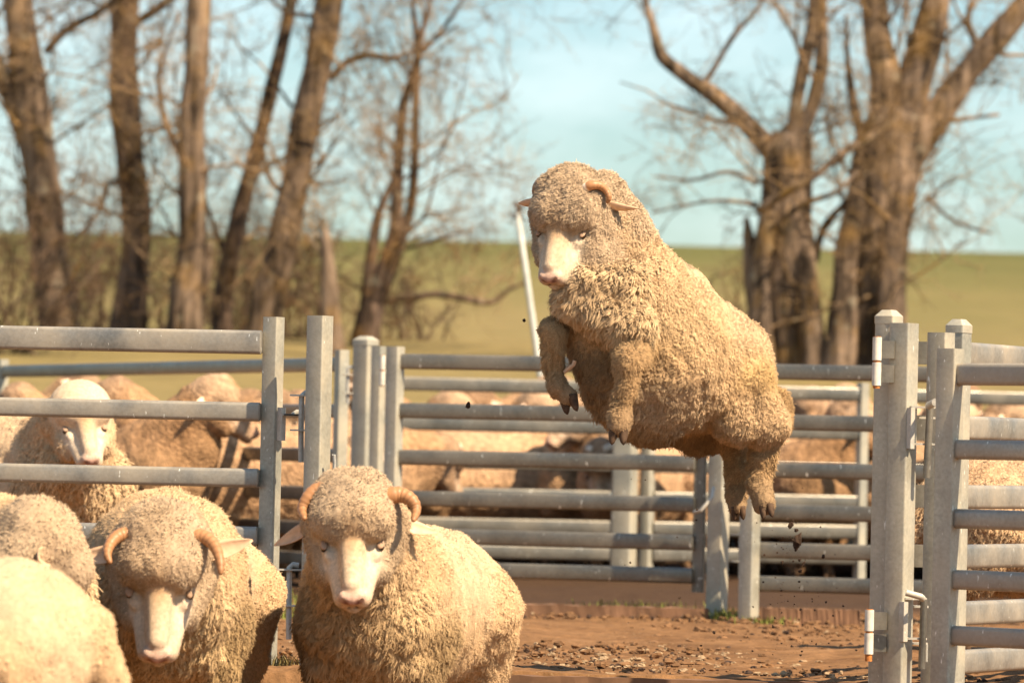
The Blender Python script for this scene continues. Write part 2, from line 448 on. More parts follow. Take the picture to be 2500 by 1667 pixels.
# latch on the left gateway posts
def latch(parent, xa, xb, D, y0, y1, yp0, yp1):
    ya = (y0 + y1) / 2
    for y in (y0, y1):
        a = W(xa, y, D); b = W(xb, y, D); c = (a + b) / 2
        plate(parent, c, (abs(b[0] - a[0]), 0.034, 0.005), mat='hard', name='bracket')
    a = W(xa + (xb - xa) * 0.5, yp0, D); b = W(xa + (xb - xa) * 0.5, yp1, D)
    rod(parent, [a + (0.03, 0, 0.006), a + (0.012, 0, 0.008), a + (0.002, 0, 0), a * .5 + b * .5, b], 0.0085, 'hard', 'pin')
gl = empty('gate_post', (*W(782, 900, 17.05)[:2], 0))
tag(gl, 'x', 'gate post')
gl['label'] = 'wide square galvanised gateway post rising directly behind the standing horned sheep'
standing(gl, 782, 771, 17.05, 0.060, -math.radians(32))
latch(gl, 708, 762, 17.1, 965, 1050, 965, 1128)
latch(fl, 690, 740, 17.16, 1012, 1012.5, 1012, 1015)
plate(fl, W(687, 1035, 17.18), (0.016, 0.03, 0.10), math.radians(28), 'hard', 'strike_plate')
latch(gl, 672, 738, 17.1, 1390, 1478, 1384, 1560)
rod(gl, [W(812, 1112, 17.0), W(816, 1110, 17.0), W(817, 1130, 17.0), W(815, 1175, 17.0)], 0.005, 'hard', 'chain_hook')

# right hand gateway posts
rg = empty('gate_post', (*W(2205, 1000, 16.2)[:2], -0.25))
tag(rg, 'galvanised gateway post with white hinge sleeves and a rounded cap behind', 'gate post')
standing(rg, 2208, 789, 16.2, 0.064, -math.radians(33))
standing(rg, 2170, 790, 16.27, 0.060, -math.radians(33), cap=True)
def hinge(parent, px, y0, y1, D, rust):
    a = W(px, y0, D); b = W(px - (y1 - y0) * 0.022, y1, D); m = (a + b) / 2
    e = (b - a) / np.linalg.norm(b - a)
    rod(parent, [a, m - e * 0.003], 0.0132, 'white', 'hinge_sleeve', 14)
    rod(parent, [m + e * 0.003, b], 0.0132, 'white', 'hinge_sleeve', 14)
    rod(parent, [a - e * 0.002, b + e * rust], 0.0102, 'rust', 'hinge_pin', 12)
    for q in (0.25, 0.75):
        c = a + (b - a) * q; plate(parent, c + (0.026, 0.02, 0), (0.05, 0.01, 0.05), mat='rail', name='hinge_leaf')
hinge(rg, 2142, 823, 941, 16.16, 0.008)
hinge(rg, 2123, 1488, 1596, 16.16, 0.02)
for (x0, x1, y, t) in ((2222, 2292, 994, 16.18), (2240, 2292, 1020, 16.25), (2222, 2290, 1084, 16.18), (2207, 2262, 1461, 16.18), (2228, 2266, 1480, 16.25), (2205, 2262, 1558, 16.18), (2226, 2264, 1570, 16.25)):
    a = W(x0, y, t); b = W(x1, y, t)
    plate(rg, (a + b) / 2, (b[0] - a[0], 0.04, 0.0055), 0.0, 'hard', 'bracket')
rod(rg, [W(2268, 990, 16.14), W(2283, 982, 16.06), W(2284, 982, 16.05)], 0.011, 'hard', 'pin_handle', 12)
rod(rg, [W(2271, 990, 16.16), W(2262, 1166, 16.16)], 0.0105, 'rail', 'pin', 10)
rod(rg, [W(2212, 1446, 16.1), W(2248, 1456, 16.1), W(2252, 1460, 16.12)], 0.0095, 'hard', 'pin_handle', 12)
rod(rg, [W(2256, 1462, 16.16), W(2250, 1632, 16.16)], 0.010, 'rail', 'pin', 10)
for (x, y0, y1) in ((2285, 1100, 1150), (2262, 1572, 1614)):
    a = W(x, y0, 16.2); b = W(x - 1, y1, 16.2); plate(rg, (a + b) / 2, (0.006, 0.035, a[2] - b[2]), 0, 'hard', 'keeper')
for (x, y0, y1) in ((2222, 995, 1095), (2205, 1468, 1565)):
    a = W(x, y0, 16.16); b = W(x - 2, y1, 16.16); plate(rg, (a + b) / 2, (0.016, 0.03, a[2] - b[2]), math.radians(33), 'hard', 'strike_plate')

# receding panel on the right
A = W(2352, 1000, 16.62)[:2]
rp_ = empty('fence_panel', (A[0], A[1], 0))
tag(rp_, 'galvanised panel with a capped post running away behind the opened gate', 'fence panel', 'steel yard panels')
dirn = nrm([0.42, 0.91]); B2 = A + dirn * 2.6
A2 = A - dirn * 0.02 - np.array([0.11, 0.0])
for i, z in enumerate([.985, .77, .568, .394, .228, .086]):
    rail(rp_, (A[0], A[1], z), (B2[0], B2[1], z), 0.070, 0.04, 'railr')
    if i < 4: plate(rp_, (A2[0] - 0.015, A2[1], z), (0.05, 0.035, 0.066), 0.2, 'rail', 'rail_stub')
standing(rp_, 2341, 812, 16.56, 0.058, -math.radians(32), cap=True)
standing(rp_, 2298, 812, 16.45, 0.062, -math.radians(32))
post(rp_, (B2[0], B2[1], -0.04), 1.12, 0.05, 0.3)
# right gate swung towards the front
gA = W(2338, 1000, 15.92)[:2]; gB = W(2900, 1000, 15.3)[:2]
rgate = empty('gate', (gA[0], gA[1], -0.25))
tag(rgate, 'galvanised gate with welded rails swung open beside the white hinged gateway posts', 'gate', 'steel yard gates')
for z in (.914, .704, .511, .341, .185, .02):
    rail(rgate, (gA[0] - 0.012, gA[1], z), (gB[0], gB[1], z), 0.062 if z > .9 else 0.055, 0.04, 'railr')
    b = MB(); V, F = tube([(0, 0, -0.03), (0.003, 0, -0.015), (0, 0, 0), (0.003, 0.001, 0.015), (0, 0, 0.03)], [.003, .007, .006, .007, .003], 6); b.add(V, F)
    o = link('weld', b.mesh('weld'), MAT['weld'], rgate); o.location = (-0.006, -0.024, float(z + 0.25))
standing(rgate, 2321, 851, 15.92, 0.060, -math.radians(33), name='stile')
post(rgate, (gB[0], gB[1], -0.25), 1.2, 0.055, 0.3, name='stile')

# fence behind: middle line
MZ = 0.07
def panel(name, label, cat, grp, pxa, Da, pxb, Db, zoff, h=0.064, ends=(True, True), th=0.5, extra=None, zl=TEMPLATE, pname='post', s=0.052):
    a = on_line(pxa, Da); b = on_line(pxb, Db)
    e = empty(name, (a[0], a[1], float(max(0, ground_z(*a)))))
    tag(e, label, cat, grp)
    for z in zl:
        rail(e, (a[0], a[1], z + zoff), (b[0], b[1], z + zoff), h, 0.036)
    for q, on in ((a, ends[0]), (b, ends[1])):
        if on:
            g = gz(q); post(e, (q[0], q[1], g - 0.03), 1.02 + zoff + 0.06 - g, s, th, name=pname)
    return e
ml = panel('fence_panel', 'dark railed galvanised panel behind the white faced hornless sheep', 'fence panel', 'steel yard panels', 4, 30.6, 832, 25.6, MZ)
latch(ml, 836, 862, 25.3, 915, 960, 900, 985)
# hinge posts left of the middle gate
hp = empty('gate_post', (*on_line(890, 25.3), 0))
tag(hp, 'pair of blurred galvanised hinge posts at the hinged end of the middle gate', 'gate post')
standing(hp, 893, 842, 25.3, 0.085, -math.radians(35), cap=True)
standing(hp, 925, 845, 25.0, 0.05, -math.radians(30))
hinge(hp, 934, 868, 940, 24.7, 0.005)
a = on_line(968, 24.4)
mg = panel('gate', 'long galvanised gate of six rails behind the leaping sheep', 'gate', 'steel yard gates', 966, 24.4, 1700, 24.1, MZ, 0.066, (False, False), pname='stile')
standing(mg, 966, 846, 24.4, 0.060, -math.radians(32), name='stile', sink=-0.07)
standing(mg, 1716, 872, 24.15, 0.050, -math.radians(10), 'rail', name='stile', sink=-0.10)
cp = empty('gate_post', (*on_line(1762, 24.1), 0))
tag(cp, 'square galvanised post at the latch end of the middle gate', 'gate post')
standing(cp, 1762, 870, 24.1, 0.072, -math.radians(32))
latch(cp, 1785, 1830, 24.0, 1305, 1370, 1300, 1410)
rod(cp, [W(1742, 1190, 23.9), W(1738, 1215, 23.85), W(1712, 1245, 23.85), W(1695, 1250, 23.9)], 0.008, 'hard', 'chain')
mr_ = panel('fence_panel', 'galvanised panel of low rails between the middle latch post and the hinged gateway posts', 'fence panel', 'steel yard panels', 1842, 23.8, 2900, 23.3, MZ - 0.02, 0.066, (False, True))
standing(mr_, 1840, 870, 23.75, 0.066, -math.radians(34))
# far line
fa = panel('fence_panel', 'pale far panel whose rails show above the backs of the penned sheep', 'fence panel', 'steel yard panels', 900, 30.3, 1530, 30.5, 0.05, 0.075, (True, False), th=0.55)
standing(fa, 1531, 925, 30.5, 0.115, -math.radians(20)); standing(fa, 1586, 930, 30.6, 0.062, -math.radians(30))
fb = panel('fence_panel', 'pale far panel whose rails end behind the white hinged gateway posts', 'fence panel', 'steel yard panels', 1600, 30.6, 2106, 30.9, 0.05, 0.075, (False, True), th=0.55)
fc = panel('fence_panel', 'far panel glimpsed between the rails of the opened gate', 'fence panel', 'steel yard panels', 2150, 31.0, 2800, 31.4, 0.05, 0.075, (True, True), th=0.55)

# timber edging
def plank(px0, D0, px1, D1, z0, z1, t, label, name='timber_sill'):
    a = on_line(px0, D0); b = on_line(px1, D1); d = nrm(b - a); nv = np.array([-d[1], d[0]]); Ln = np.linalg.norm(b - a)
    n = 40; V = []; F = []; rng = np.random.default_rng(int(px0) + 9)
    for i in range(n + 1):
        q = a + d * Ln * i / n
        e = rng.normal(0, 0.0018, 4)
        for k, (u, z) in enumerate(((-t / 2, z0), (t / 2, z0), (t / 2, z1), (-t / 2, z1))):
            V.append((q[0] + nv[0] * (u + e[k]), q[1] + nv[1] * (u + e[k]), z + (e[k] if z == z1 else 0)))
        if i:
            for k in range(4): F.append(((i - 1) * 4 + k, (i - 1) * 4 + (k + 1) % 4, i * 4 + (k + 1) % 4, i * 4 + k))
    F.append((3, 2, 1, 0)); F.append((n * 4, n * 4 + 1, n * 4 + 2, n * 4 + 3))
    V = np.array(V); c0 = np.array([a[0], a[1], z0]); 
    o = link(name, mesh(name, V - c0, F, False), MAT['timber'], None, c0)
    tag(o, label, 'timber', 'timber edging boards')
plank(780, 16.84, 2120, 16.80, -0.27, 0.012, 0.045, 'reddish timber sill across the gateway step beside the standing horned sheep')
plank(1100, 23.95, 1740, 23.9, -0.03, 0.040, 0.10, 'long weathered board lying under the middle gate')
plank(1868, 23.6, 2110, 23.55, -0.03, 0.055, 0.05, 'short board under the low rails beside the latch post')
#PART3
# ------------------------------------------------------------------ sheep: implicit surface, fleece strands
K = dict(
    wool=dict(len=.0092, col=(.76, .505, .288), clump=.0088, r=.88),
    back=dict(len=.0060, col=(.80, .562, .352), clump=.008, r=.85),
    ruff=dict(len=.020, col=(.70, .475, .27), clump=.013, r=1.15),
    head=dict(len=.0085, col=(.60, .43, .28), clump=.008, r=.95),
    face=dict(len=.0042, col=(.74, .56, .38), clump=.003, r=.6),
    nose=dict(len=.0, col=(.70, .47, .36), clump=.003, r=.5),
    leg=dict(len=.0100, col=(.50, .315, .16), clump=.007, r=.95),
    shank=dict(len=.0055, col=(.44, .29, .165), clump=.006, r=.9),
    belly=dict(len=.015, col=(.38, .25, .135), clump=.010, r=1.05),  # dirty belly wool, darkened further so its colour carries shade under the body
)
KEYS = list(K)
class Prim:
    def __init__(s, kind, a, b, ra, rb, k, key, R=None):
        s.kind = kind; s.a = np.array(a, float); s.b = np.array(b, float); s.ra = ra; s.rb = rb; s.k = k; s.key = key; s.R = R; s.sub = False
    def box(s):
        if s.kind == 'rc':
            r = max(s.ra, s.rb); return np.minimum(s.a, s.b) - r, np.maximum(s.a, s.b) + r
        r = np.max(s.ra); return s.a - r, s.a + r
    def d(s, P):
        if s.kind == 'rc':
            ab = (s.b - s.a).astype(np.float32); L2 = max(float(ab @ ab), 1e-9); q = P - s.a.astype(np.float32)
            t = np.clip((q @ ab) / L2, 0, 1)
            q = q - t[..., None] * ab
            return np.sqrt((q * q).sum(-1)) - (s.ra + (s.rb - s.ra) * t)
        q = P - s.a.astype(np.float32)
        if s.R is not None: q = q @ s.R.astype(np.float32)
        r = np.array(s.ra, np.float32)
        k0 = np.sqrt(((q / r) ** 2).sum(-1)); k1 = np.sqrt(((q / (r * r)) ** 2).sum(-1)) + 1e-6
        return k0 * (k0 - 1) / k1
def rc(a, b, ra, rb, k=.03, key='wool'): return Prim('rc', a, b, ra, rb, k, key)
def el(c, r, k=.03, key='wool', R=None): return Prim('el', c, c, np.array(r, float), None, k, key, R)
def xform(prims, R, t):
    out = []
    for p in prims:
        q = Prim(p.kind, R @ p.a + t, R @ p.b + t, p.ra, p.rb, p.k, p.key, p.R)
        if p.kind == 'el': q.R = R if p.R is None else R @ p.R
        q.sub = p.sub; out.append(q)
    return out
def surface(prims, h, margin=.05):
    lo = np.min([p.box()[0] for p in prims], 0) - .03; hi = np.max([p.box()[1] for p in prims], 0) + .03
    n = np.ceil((hi - lo) / h).astype(int) + 1
    D = np.full(n, 0.5, np.float32)
    ax = [(lo[i] + h * np.arange(n[i])).astype(np.float32) for i in range(3)]
    for p in prims:
        bl, bh = p.box(); m = margin + p.k
        i0 = np.clip(((bl - m - lo) / h).astype(int), 0, n - 1); i1 = np.clip(((bh + m - lo) / h).astype(int) + 2, 1, n)
        G = np.stack(np.meshgrid(*[ax[i][i0[i]:i1[i]] for i in range(3)], indexing='ij'), -1)
        d = p.d(G).astype(np.float32)
        sl = tuple(slice(i0[i], i1[i]) for i in range(3)); o = D[sl]
        if p.sub:
            D[sl] = np.maximum(o, -d); continue
        hh = np.clip(p.k - np.abs(o - d), 0, None) / p.k
        D[sl] = np.minimum(o, d) - hh * hh * p.k * .25
    S = D < 0
    c = [S[a:a + n[0] - 1, b:b + n[1] - 1, e:e + n[2] - 1] for a in (0, 1) for b in (0, 1) for e in (0, 1)]
    any_ = c[0].copy(); all_ = c[0].copy()
    for x in c[1:]: any_ |= x; all_ &= x
    act = any_ & ~all_
    idx = np.full(act.shape, -1, np.int64); cells = np.argwhere(act); idx[act] = np.arange(len(cells))
    acc = np.zeros((len(cells), 3)); cnt = np.zeros(len(cells))
    cor = [(a, b, e) for a in (0, 1) for b in (0, 1) for e in (0, 1)]
    val = {k: D[cells[:, 0] + k[0], cells[:, 1] + k[1], cells[:, 2] + k[2]] for k in cor}
    for p in cor:
        for ax_ in range(3):
            if p[ax_]: continue
            q = list(p); q[ax_] = 1; q = tuple(q); va, vb = val[p], val[q]
            m = (va < 0) != (vb < 0); t = np.where(m, va / (va - vb + 1e-12), 0)
            pt = np.tile(np.array(p, float), (len(cells), 1)); pt[:, ax_] += t
            acc[m] += pt[m]; cnt[m] += 1
    V = lo + h * (cells + acc / cnt[:, None])
    F = []
    for a in range(3):
        u, v = (a + 1) % 3, (a + 2) % 3
        s0 = [slice(1, n[k] - 1) for k in range(3)]; s0[a] = slice(0, n[a] - 1)
        s1 = list(s0); s1[a] = slice(1, n[a])
        A = S[tuple(s0)]; B = S[tuple(s1)]
        for e, flip in ((A & ~B, False), (B & ~A, True)):
            I = np.argwhere(e)
            if not len(I): continue
            off = np.array([1, 1, 1]); off[a] = 0; I = I + off
            du = np.zeros(3, int); dv = np.zeros(3, int); du[u] = 1; dv[v] = 1
            g = lambda J: idx[J[:, 0], J[:, 1], J[:, 2]]
            q = np.stack([g(I - du - dv), g(I - dv), g(I), g(I - du)], 1)
            F.append(q[:, ::-1] if flip else q)
    F = np.vstack(F)
    # one relaxation pass
    for _ in range(2):
        s = np.zeros_like(V); c2 = np.zeros(len(V))
        for k in range(4):
            np.add.at(s, F[:, k], V[F[:, (k + 1) % 4]]); np.add.at(c2, F[:, k], 1)
        V = V * .5 + .5 * s / c2[:, None]
    return V, F
def normals(V, F):
    a = V[F[:, 2]] - V[F[:, 0]]; b = V[F[:, 3]] - V[F[:, 1]]; fn = np.cross(a, b)
    N = np.zeros_like(V)
    for k in range(4): np.add.at(N, F[:, k], fn)
    return N / (np.linalg.norm(N, axis=1, keepdims=True) + 1e-12), np.linalg.norm(fn, axis=1) * .5
def attributes(prims, V):
    prims = [p for p in prims if not p.sub]
    Dm = np.stack([p.d(V.astype(np.float32)) for p in prims], 1)
    Wt = np.exp(-(Dm - Dm.min(1, keepdims=True)) / .009); Wt /= Wt.sum(1, keepdims=True)
    A = {}
    for f in ('len', 'clump', 'r'): A[f] = Wt @ np.array([K[p.key][f] for p in prims])
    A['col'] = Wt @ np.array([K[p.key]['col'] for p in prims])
    isw = np.array([p.key not in ('face', 'nose') for p in prims], float); A['wool'] = Wt @ isw
    return A

def fleece_curves(name, V, F, N, area, A, n, seed, mat, parent, flow, dens=None, npt=4, rmul=1.0, lmul=1.0):
    rng = np.random.default_rng(seed)
    wgt = area * A['dens'][F].mean(1) * (A['len'][F].mean(1) > .0022)
    f = rng.choice(len(F), n, p=wgt / wgt.sum())
    u = rng.random(n)[:, None]; v = rng.random(n)[:, None]
    q = F[f]
    bl = lambda X: (X[q[:, 0]] * (1 - u) * (1 - v) + X[q[:, 1]] * u * (1 - v) + X[q[:, 2]] * u * v + X[q[:, 3]] * (1 - u) * v)
    P = bl(V); Nn = bl(N); Nn /= np.linalg.norm(Nn, axis=1, keepdims=True)
    Ln = bl(A['len'][:, None])[:, 0] * lmul; C = bl(A['col']); cl = bl(A['clump'][:, None])[:, 0]; rr = bl(A['r'][:, None])[:, 0]
    FP1, d1, d2, ID1 = worley(P, .0088, seed % 7); FP2, _, _, ID2 = worley(P, .017, seed % 7 + 3)
    big = (cl > .0115)[:, None]
    FP = np.where(big, FP2, FP1); ID = np.where(big[:, 0], ID2, ID1)
    FP3, _, _, ID3 = worley(P, .0058, seed % 7 + 5); sm = (cl < .0085)[:, None]
    FP = np.where(sm, FP3, FP); ID = np.where(sm[:, 0], ID3, ID)
    T = FP - P; T -= Nn * (T * Nn).sum(1, keepdims=True)
    fl = np.tile(np.asarray(flow, float), (n, 1)) + .55 * np.stack([vnoise(FP, .035, 31), vnoise(FP, .035, 32), vnoise(FP, .035, 33)], 1)
    fl -= Nn * (fl * Nn).sum(1, keepdims=True)
    Ln = Ln * (.65 + .6 * ID) * (.7 + .6 * rng.random(n)) * np.clip(1 + .55 * fbm(P, .05, 2, 77), .45, 1.7)
    tilt = np.clip(Ln / .03, .25, .95)[:, None]
    jit = rng.normal(0, .24, (n, 3))
    X = np.zeros((n, npt, 3))
    ph = ID * 6.28
    side = np.cross(Nn, fl)
    for k in range(npt):
        t = k / (npt - 1)
        conv = np.where(big, .80, .52) * t ** .8
        crimp = .10 * math.sin(t * 5.0) if npt > 2 else 0
        X[:, k] = P - Nn * .003 + Nn * (Ln * (t * .95 - .28 * t * t))[:, None] + T * conv + fl * (Ln * t * t)[:, None] * tilt + jit * (Ln * t)[:, None] \
            + side * (Ln * .16 * np.sin(t * 6.0 + ph))[:, None]
    cv = bpy.data.hair_curves.new(name); cv.add_curves([npt] * n)
    cv.attributes['position'].data.foreach_set('vector', X.astype(np.float32).ravel())
    ra = cv.attributes.get('radius') or cv.attributes.new('radius', 'FLOAT', 'POINT')
    prof = np.linspace(1, .45, npt)
    ra.data.foreach_set('value', (rr[:, None] * 1e-3 * rmul * prof[None]).astype(np.float32).ravel())
    ca = cv.attributes.new('Col', 'FLOAT_COLOR', 'CURVE')
    cc = np.ones((n, 4), np.float32)
    cc[:, :3] = np.clip(C * (.82 + .26 * ID[:, None]) * (.88 + .24 * rng.random((n, 1))), 0, 1)
    ca.data.foreach_set('color', cc.ravel())
    na = cv.attributes.new('root_normal', 'FLOAT_VECTOR', 'CURVE')
    na.data.foreach_set('vector', Nn.astype(np.float32).ravel())
    return link(name, cv, mat, parent)

# ---- head, in its own frame: x right, y to the nose, z up
def head_prims(s=1.0, woolly=True):
    kw = 'head' if woolly else 'face'
    P = [el((0, -.01, .012), (.112, .115, .098), .03, kw),
         el((0, .055, .038), (.100, .064, .064), .02, kw)]
    for sg in (-1, 1):
        P.append(rc((sg * .058, -.01, -.05), (sg * .050, .118, -.072), .072, .043, .024, 'head' if woolly else 'wool'))
    P += [rc((0, .055, -.018), (0, .185, -.036), .054, .038, .014, 'face'),
          rc((0, .07, .030), (0, .225, -.012), .036, .024, .014, 'face'),
          rc((0, .09, -.065), (0, .20, -.074), .040, .022, .010, 'face'),
          el((0, .222, -.080), (.025, .030, .016), .006, 'face'),
          el((0, .252, -.030), (.024, .018, .019), .010, 'nose')]
    for sg in (-1, 1):
        P.append(rc((sg * .032, .12, -.045), (sg * .021, .228, -.052), .036, .027, .012, 'face'))
        P.append(el((sg * .056, .105, -.014), (.018, .036, .016), .012, 'face'))
        P.append(el((sg * .021, .250, -.026), (.013, .016, .015), .008, 'nose'))
        q = rc((sg * .008, .272, -.042), (sg * .024, .262, -.024), .0052, .0048, .01, 'nose'); q.sub = True; P.append(q)
        q = rc((0, .262, -.066), (sg * .045, .185, -.070), .0045, .0045, .01, 'nose'); q.sub = True; P.append(q)
    for p in P:
        p.a = p.a * s; p.b = p.b * s; p.ra = p.ra * s
        if p.rb is not None: p.rb = p.rb * s
    return P
def frame(f, u):
    f = nrm(f); u = np.array(u, float); u = nrm(u - f * (u @ f)); r = np.cross(f, u)
    return np.stack([r, f, u], 1)
def face_colour(V, col, R, t, s=1.0, dirty=.5):
    q = (V - t) @ R / s
    ax = np.abs(q[:, 0])
    def blob(c, r): return np.exp(-(((ax - c[0]) / r[0]) ** 2 + ((q[:, 1] - c[1]) / r[1]) ** 2 + ((q[:, 2] - c[2]) / r[2]) ** 2))
    def mix(w, c): col[:] = col * (1 - w[:, None]) + np.array(c) * w[:, None]
    mix(.7 * blob((0, .270, -.036), (.020, .022, .022)), (.66, .36, .28))
    mix(1.0 * blob((.016, .266, -.033), (.009, .012, .009)), (.20, .075, .05))
    mix(.6 * blob((.020, .230, -.068), (.03, .05, .005)), (.40, .22, .16))
    mix(.7 * blob((.055, .14, -.02), (.02, .06, .03)), (.84, .70, .54))
    mix(.9 * blob((0, .12, .045), (.030, .055, .05)), (.58, .36, .19))
    m = vnoise(q, .013, 4)
    mix(np.clip(m - .62, 0, 1) * 1.6 * blob((0, .24, -.03), (.05, .05, .05)), (.25, .15, .12))
    return col
def ear_mesh(L=.125, wd=.05, fold=.6):
    n, m = 12, 7; V = []; F = []
    for side in (0, 1):
        for i in range(n + 1):
            t = i / n; wdt = wd * (math.sin(math.pi * (t * .86 + .12)) ** .75) * (1 - .35 * t)
            for j in range(m + 1):
                a = (j / m - .5) * 2
                y = a * wdt * .5 * (1 - .2 * abs(a) * fold); z = fold * wdt * .42 * (a * a) - .012 * math.sin(t * 2.6)
                V.append((t * L, y, z - (.0035 * (1 - t * .6) if side else 0)))
    o = (n + 1) * (m + 1); g = lambda i, j, s: s * o + i * (m + 1) + j
    for i in range(n):
        for j in range(m):
            F.append((g(i, j, 0), g(i + 1, j, 0), g(i + 1, j + 1, 0), g(i, j + 1, 0)))
            F.append((g(i, j, 1), g(i, j + 1, 1), g(i + 1, j + 1, 1), g(i + 1, j, 1)))
        F.append((g(i, 0, 0), g(i, 0, 1), g(i + 1, 0, 1), g(i + 1, 0, 0)))
        F.append((g(i, m, 0), g(i + 1, m, 0), g(i + 1, m, 1), g(i, m, 1)))
    for j in range(m): F.append((g(n, j, 0), g(n, j, 1), g(n, j + 1, 1), g(n, j + 1, 0)))
    return np.array(V), F
def horn_mesh(sg, s=1.0, turns=.72, R0=.048, r0=.019, out=.05):
    n = 44; P = []; R = []
    for i in range(n + 1):
        t = i / n; a = t * turns * 2 * math.pi
        rad = R0 * (1 - .25 * t)
        P.append((sg * (.030 + (out + .035) * (t ** .6)), -.012 - rad * math.sin(a), .040 + rad * (math.cos(a)) - R0 * .45))
        R.append((r0 * (1 - t) ** .7 + .0025) * (1 + .07 * math.sin(i * 2.1)))
    V, F = tube(np.array(P) * s, np.array(R) * s, 12)
    t = np.repeat(np.linspace(0, 1, n + 1), 12)
    col = np.where(t[:, None] < .20, np.array([[.78, .66, .52]]), np.array([[.60, .34, .16]]) * (1 - .25 * t[:, None]) + .05 * np.sin(t * 90)[:, None])
    return V, F, np.clip(col, .02, 1)
def sphere(r, nu=12, nv=8):
    V = [(0, 0, r)]; F = []
    for i in range(1, nv):
        for j in range(nu):
            a, b = math.pi * i / nv, 2 * math.pi * j / nu
            V.append((r * math.sin(a) * math.cos(b), r * math.sin(a) * math.sin(b), r * math.cos(a)))
    V.append((0, 0, -r)); e = len(V) - 1
    for j in range(nu):
        F.append((0, 1 + j, 1 + (j + 1) % nu)); F.append((e, e - nu + (j + 1) % nu, e - nu + j))
        for i in range(nv - 2):
            a = 1 + i * nu; F.append((a + j, a + nu + j, a + nu + (j + 1) % nu, a + (j + 1) % nu))
    return np.array(V), F
SPH = sphere(1.0)
def add_head_parts(root, R, t, s=1.0, horns=True, ears=None, hs=1.0, earmat='ear', lid=True, hturn=.72, eup=(0, .05, 1.0), eroot=(.088, -.005, .012)):
    """t: head centre in the frame of root"""
    for k, sg in enumerate((1, -1)):
        ed = ears[k] if ears is not None else (sg * .93, -.22, -.1)
        ex = nrm(ed); ez = np.array(eup, float); ez = nrm(ez - ex * (ez @ ex)); ey = np.cross(ez, ex)
        V, F = ear_mesh(.118 * s, .062 * s)
        E = np.stack([ex, ey, ez], 1); V = V @ E.T + np.array((sg * eroot[0], eroot[1], eroot[2])) * s
        link('ear', mesh('ear', V @ R.T + t, F), MAT[earmat], root)
        if horns:
            V, F, c = horn_mesh(sg, s * hs, hturn); V = V + np.array((0, .02, .035 - .03 * hs + .02)) * s
            link('horn', mesh('horn', V @ R.T + t, F, True, c), MAT['horn'], root)
        V = SPH[0] * np.array((.009, .013, .010)) * s + np.array((sg * .070, .106, -.002)) * s
        e = link('eye', mesh('eye', V @ R.T + t, SPH[1]), MAT['eye'], root)
        if lid:
            V = SPH[0] * np.array((.010, .017, .005)) * s + np.array((sg * .069, .104, .0065)) * s
            link('eyelid', mesh('eyelid', V @ R.T + t, SPH[1]), MAT['lid'], e)
def hoof_mesh(p, d, side, s=1.0):
    """two toes pointing along d from p"""
    d = nrm(d); side = nrm(np.array(side) - d * (np.array(side) @ d)); b = np.cross(d, side); m = MB()
    for sg in (-1, 1):
        n = 8; P = []; R = []
        V = []; F = []
        for i in range(n + 1):
            t = i / n; c = p + side * sg * (.015 + .004 * t) * s + d * (t * .058 - .008) * s
            w = (.0155 * (1 - t ** 2.2) ** .5 + .0008) * s; hgt = (.021 * (1 - .75 * t) + .001) * s
            for j in range(10):
                a = 2 * math.pi * j / 10
                V.append(c + side * w * math.cos(a) + b * hgt * math.sin(a))
            if i:
                for j in range(10): F.append(((i - 1) * 10 + j, (i - 1) * 10 + (j + 1) % 10, i * 10 + (j + 1) % 10, i * 10 + j))
        F.append(tuple(range(10))[::-1]); F.append(tuple(n * 10 + j for j in range(10)))
        m.add(V, F)
    return m.mesh('hoof')

def sheep_from(prims, root_loc, label, group, heads, h=.0048, strands=0, seed=1, stains=(), flow=(0, 0, -1), lump=.007, name='sheep', mat='body', far=False, rmul=1.0, lmul=1.0):
    root = empty(name, root_loc); tag(root, label, 'sheep', group)
    o = np.array(root_loc, float)
    V, F = surface(prims, h)
    N, ar = normals(V, F); A = attributes(prims, V)
    wl = A['wool']
    V = V + N * (wl * lump * (fbm(V, .07, 3, seed) + .3))[:, None]
    # fleece parts into blocks along the ribs and folds
    fp, d1, d2, wid = worley(V * np.array([1, 1, .75]), .034, seed % 5)
    V = V + N * (wl * lump * .8 * fbm(V * np.array([1.0, 1.0, .45]), .026, 2, seed + 2))[:, None]
    V = V - N * (wl * lump * .30 * np.clip(1 - (d2 - d1) / .012, 0, 1) * np.clip(.3 + 1.4 * vnoise(V, .11, 9), 0, 1))[:, None]
    if far:
        fp, d1, d2, wid = worley(V, .05, 3); V = V + N * (wl * .004 * (wid - .4))[:, None]
    N, ar = normals(V, F)
    col = A['col'] * (1 + .16 * fbm(V, .09, 3, seed + 5)[:, None])
    dr = np.clip(fbm(V, .16, 3, seed + 8) * 1.6, 0, 1)[:, None] * .35 * wl[:, None]; col = col * (1 - dr) + col * np.array([.80, .70, .55]) * dr
    fs = 1 - .22 * np.clip(fbm(V, .02, 3, seed + 9), 0, 1)[:, None] * (1 - wl[:, None]); col = col * fs
    for (c, r, cc, amt) in stains:
        wgt = amt * np.exp(-(((V - np.array(c)) / np.array(r)) ** 2).sum(1)) * wl; col = col * (1 - wgt[:, None]) + np.array(cc) * wgt[:, None]
    for (R, t, s) in heads: col = face_colour(V, col, R, t, s)
    A['col'] = np.clip(col, .01, 1)
    A['dens'] = np.where(A['len'] < .006, .5, 1.0) / np.maximum(A['r'], .7)
    mcol = A['col'] * np.where(wl > .5, .8, 1.0)[:, None] * (np.array([.96, .90, .90]) if far else 1.0)
    link('body', mesh('body', V - o, F, True, mcol), MAT[mat], root)
    if strands:
        fleece_curves('fleece', V - o, F, N, ar, A, strands, seed, MAT['fleece'], root, flow, rmul=rmul, lmul=lmul)
    return root

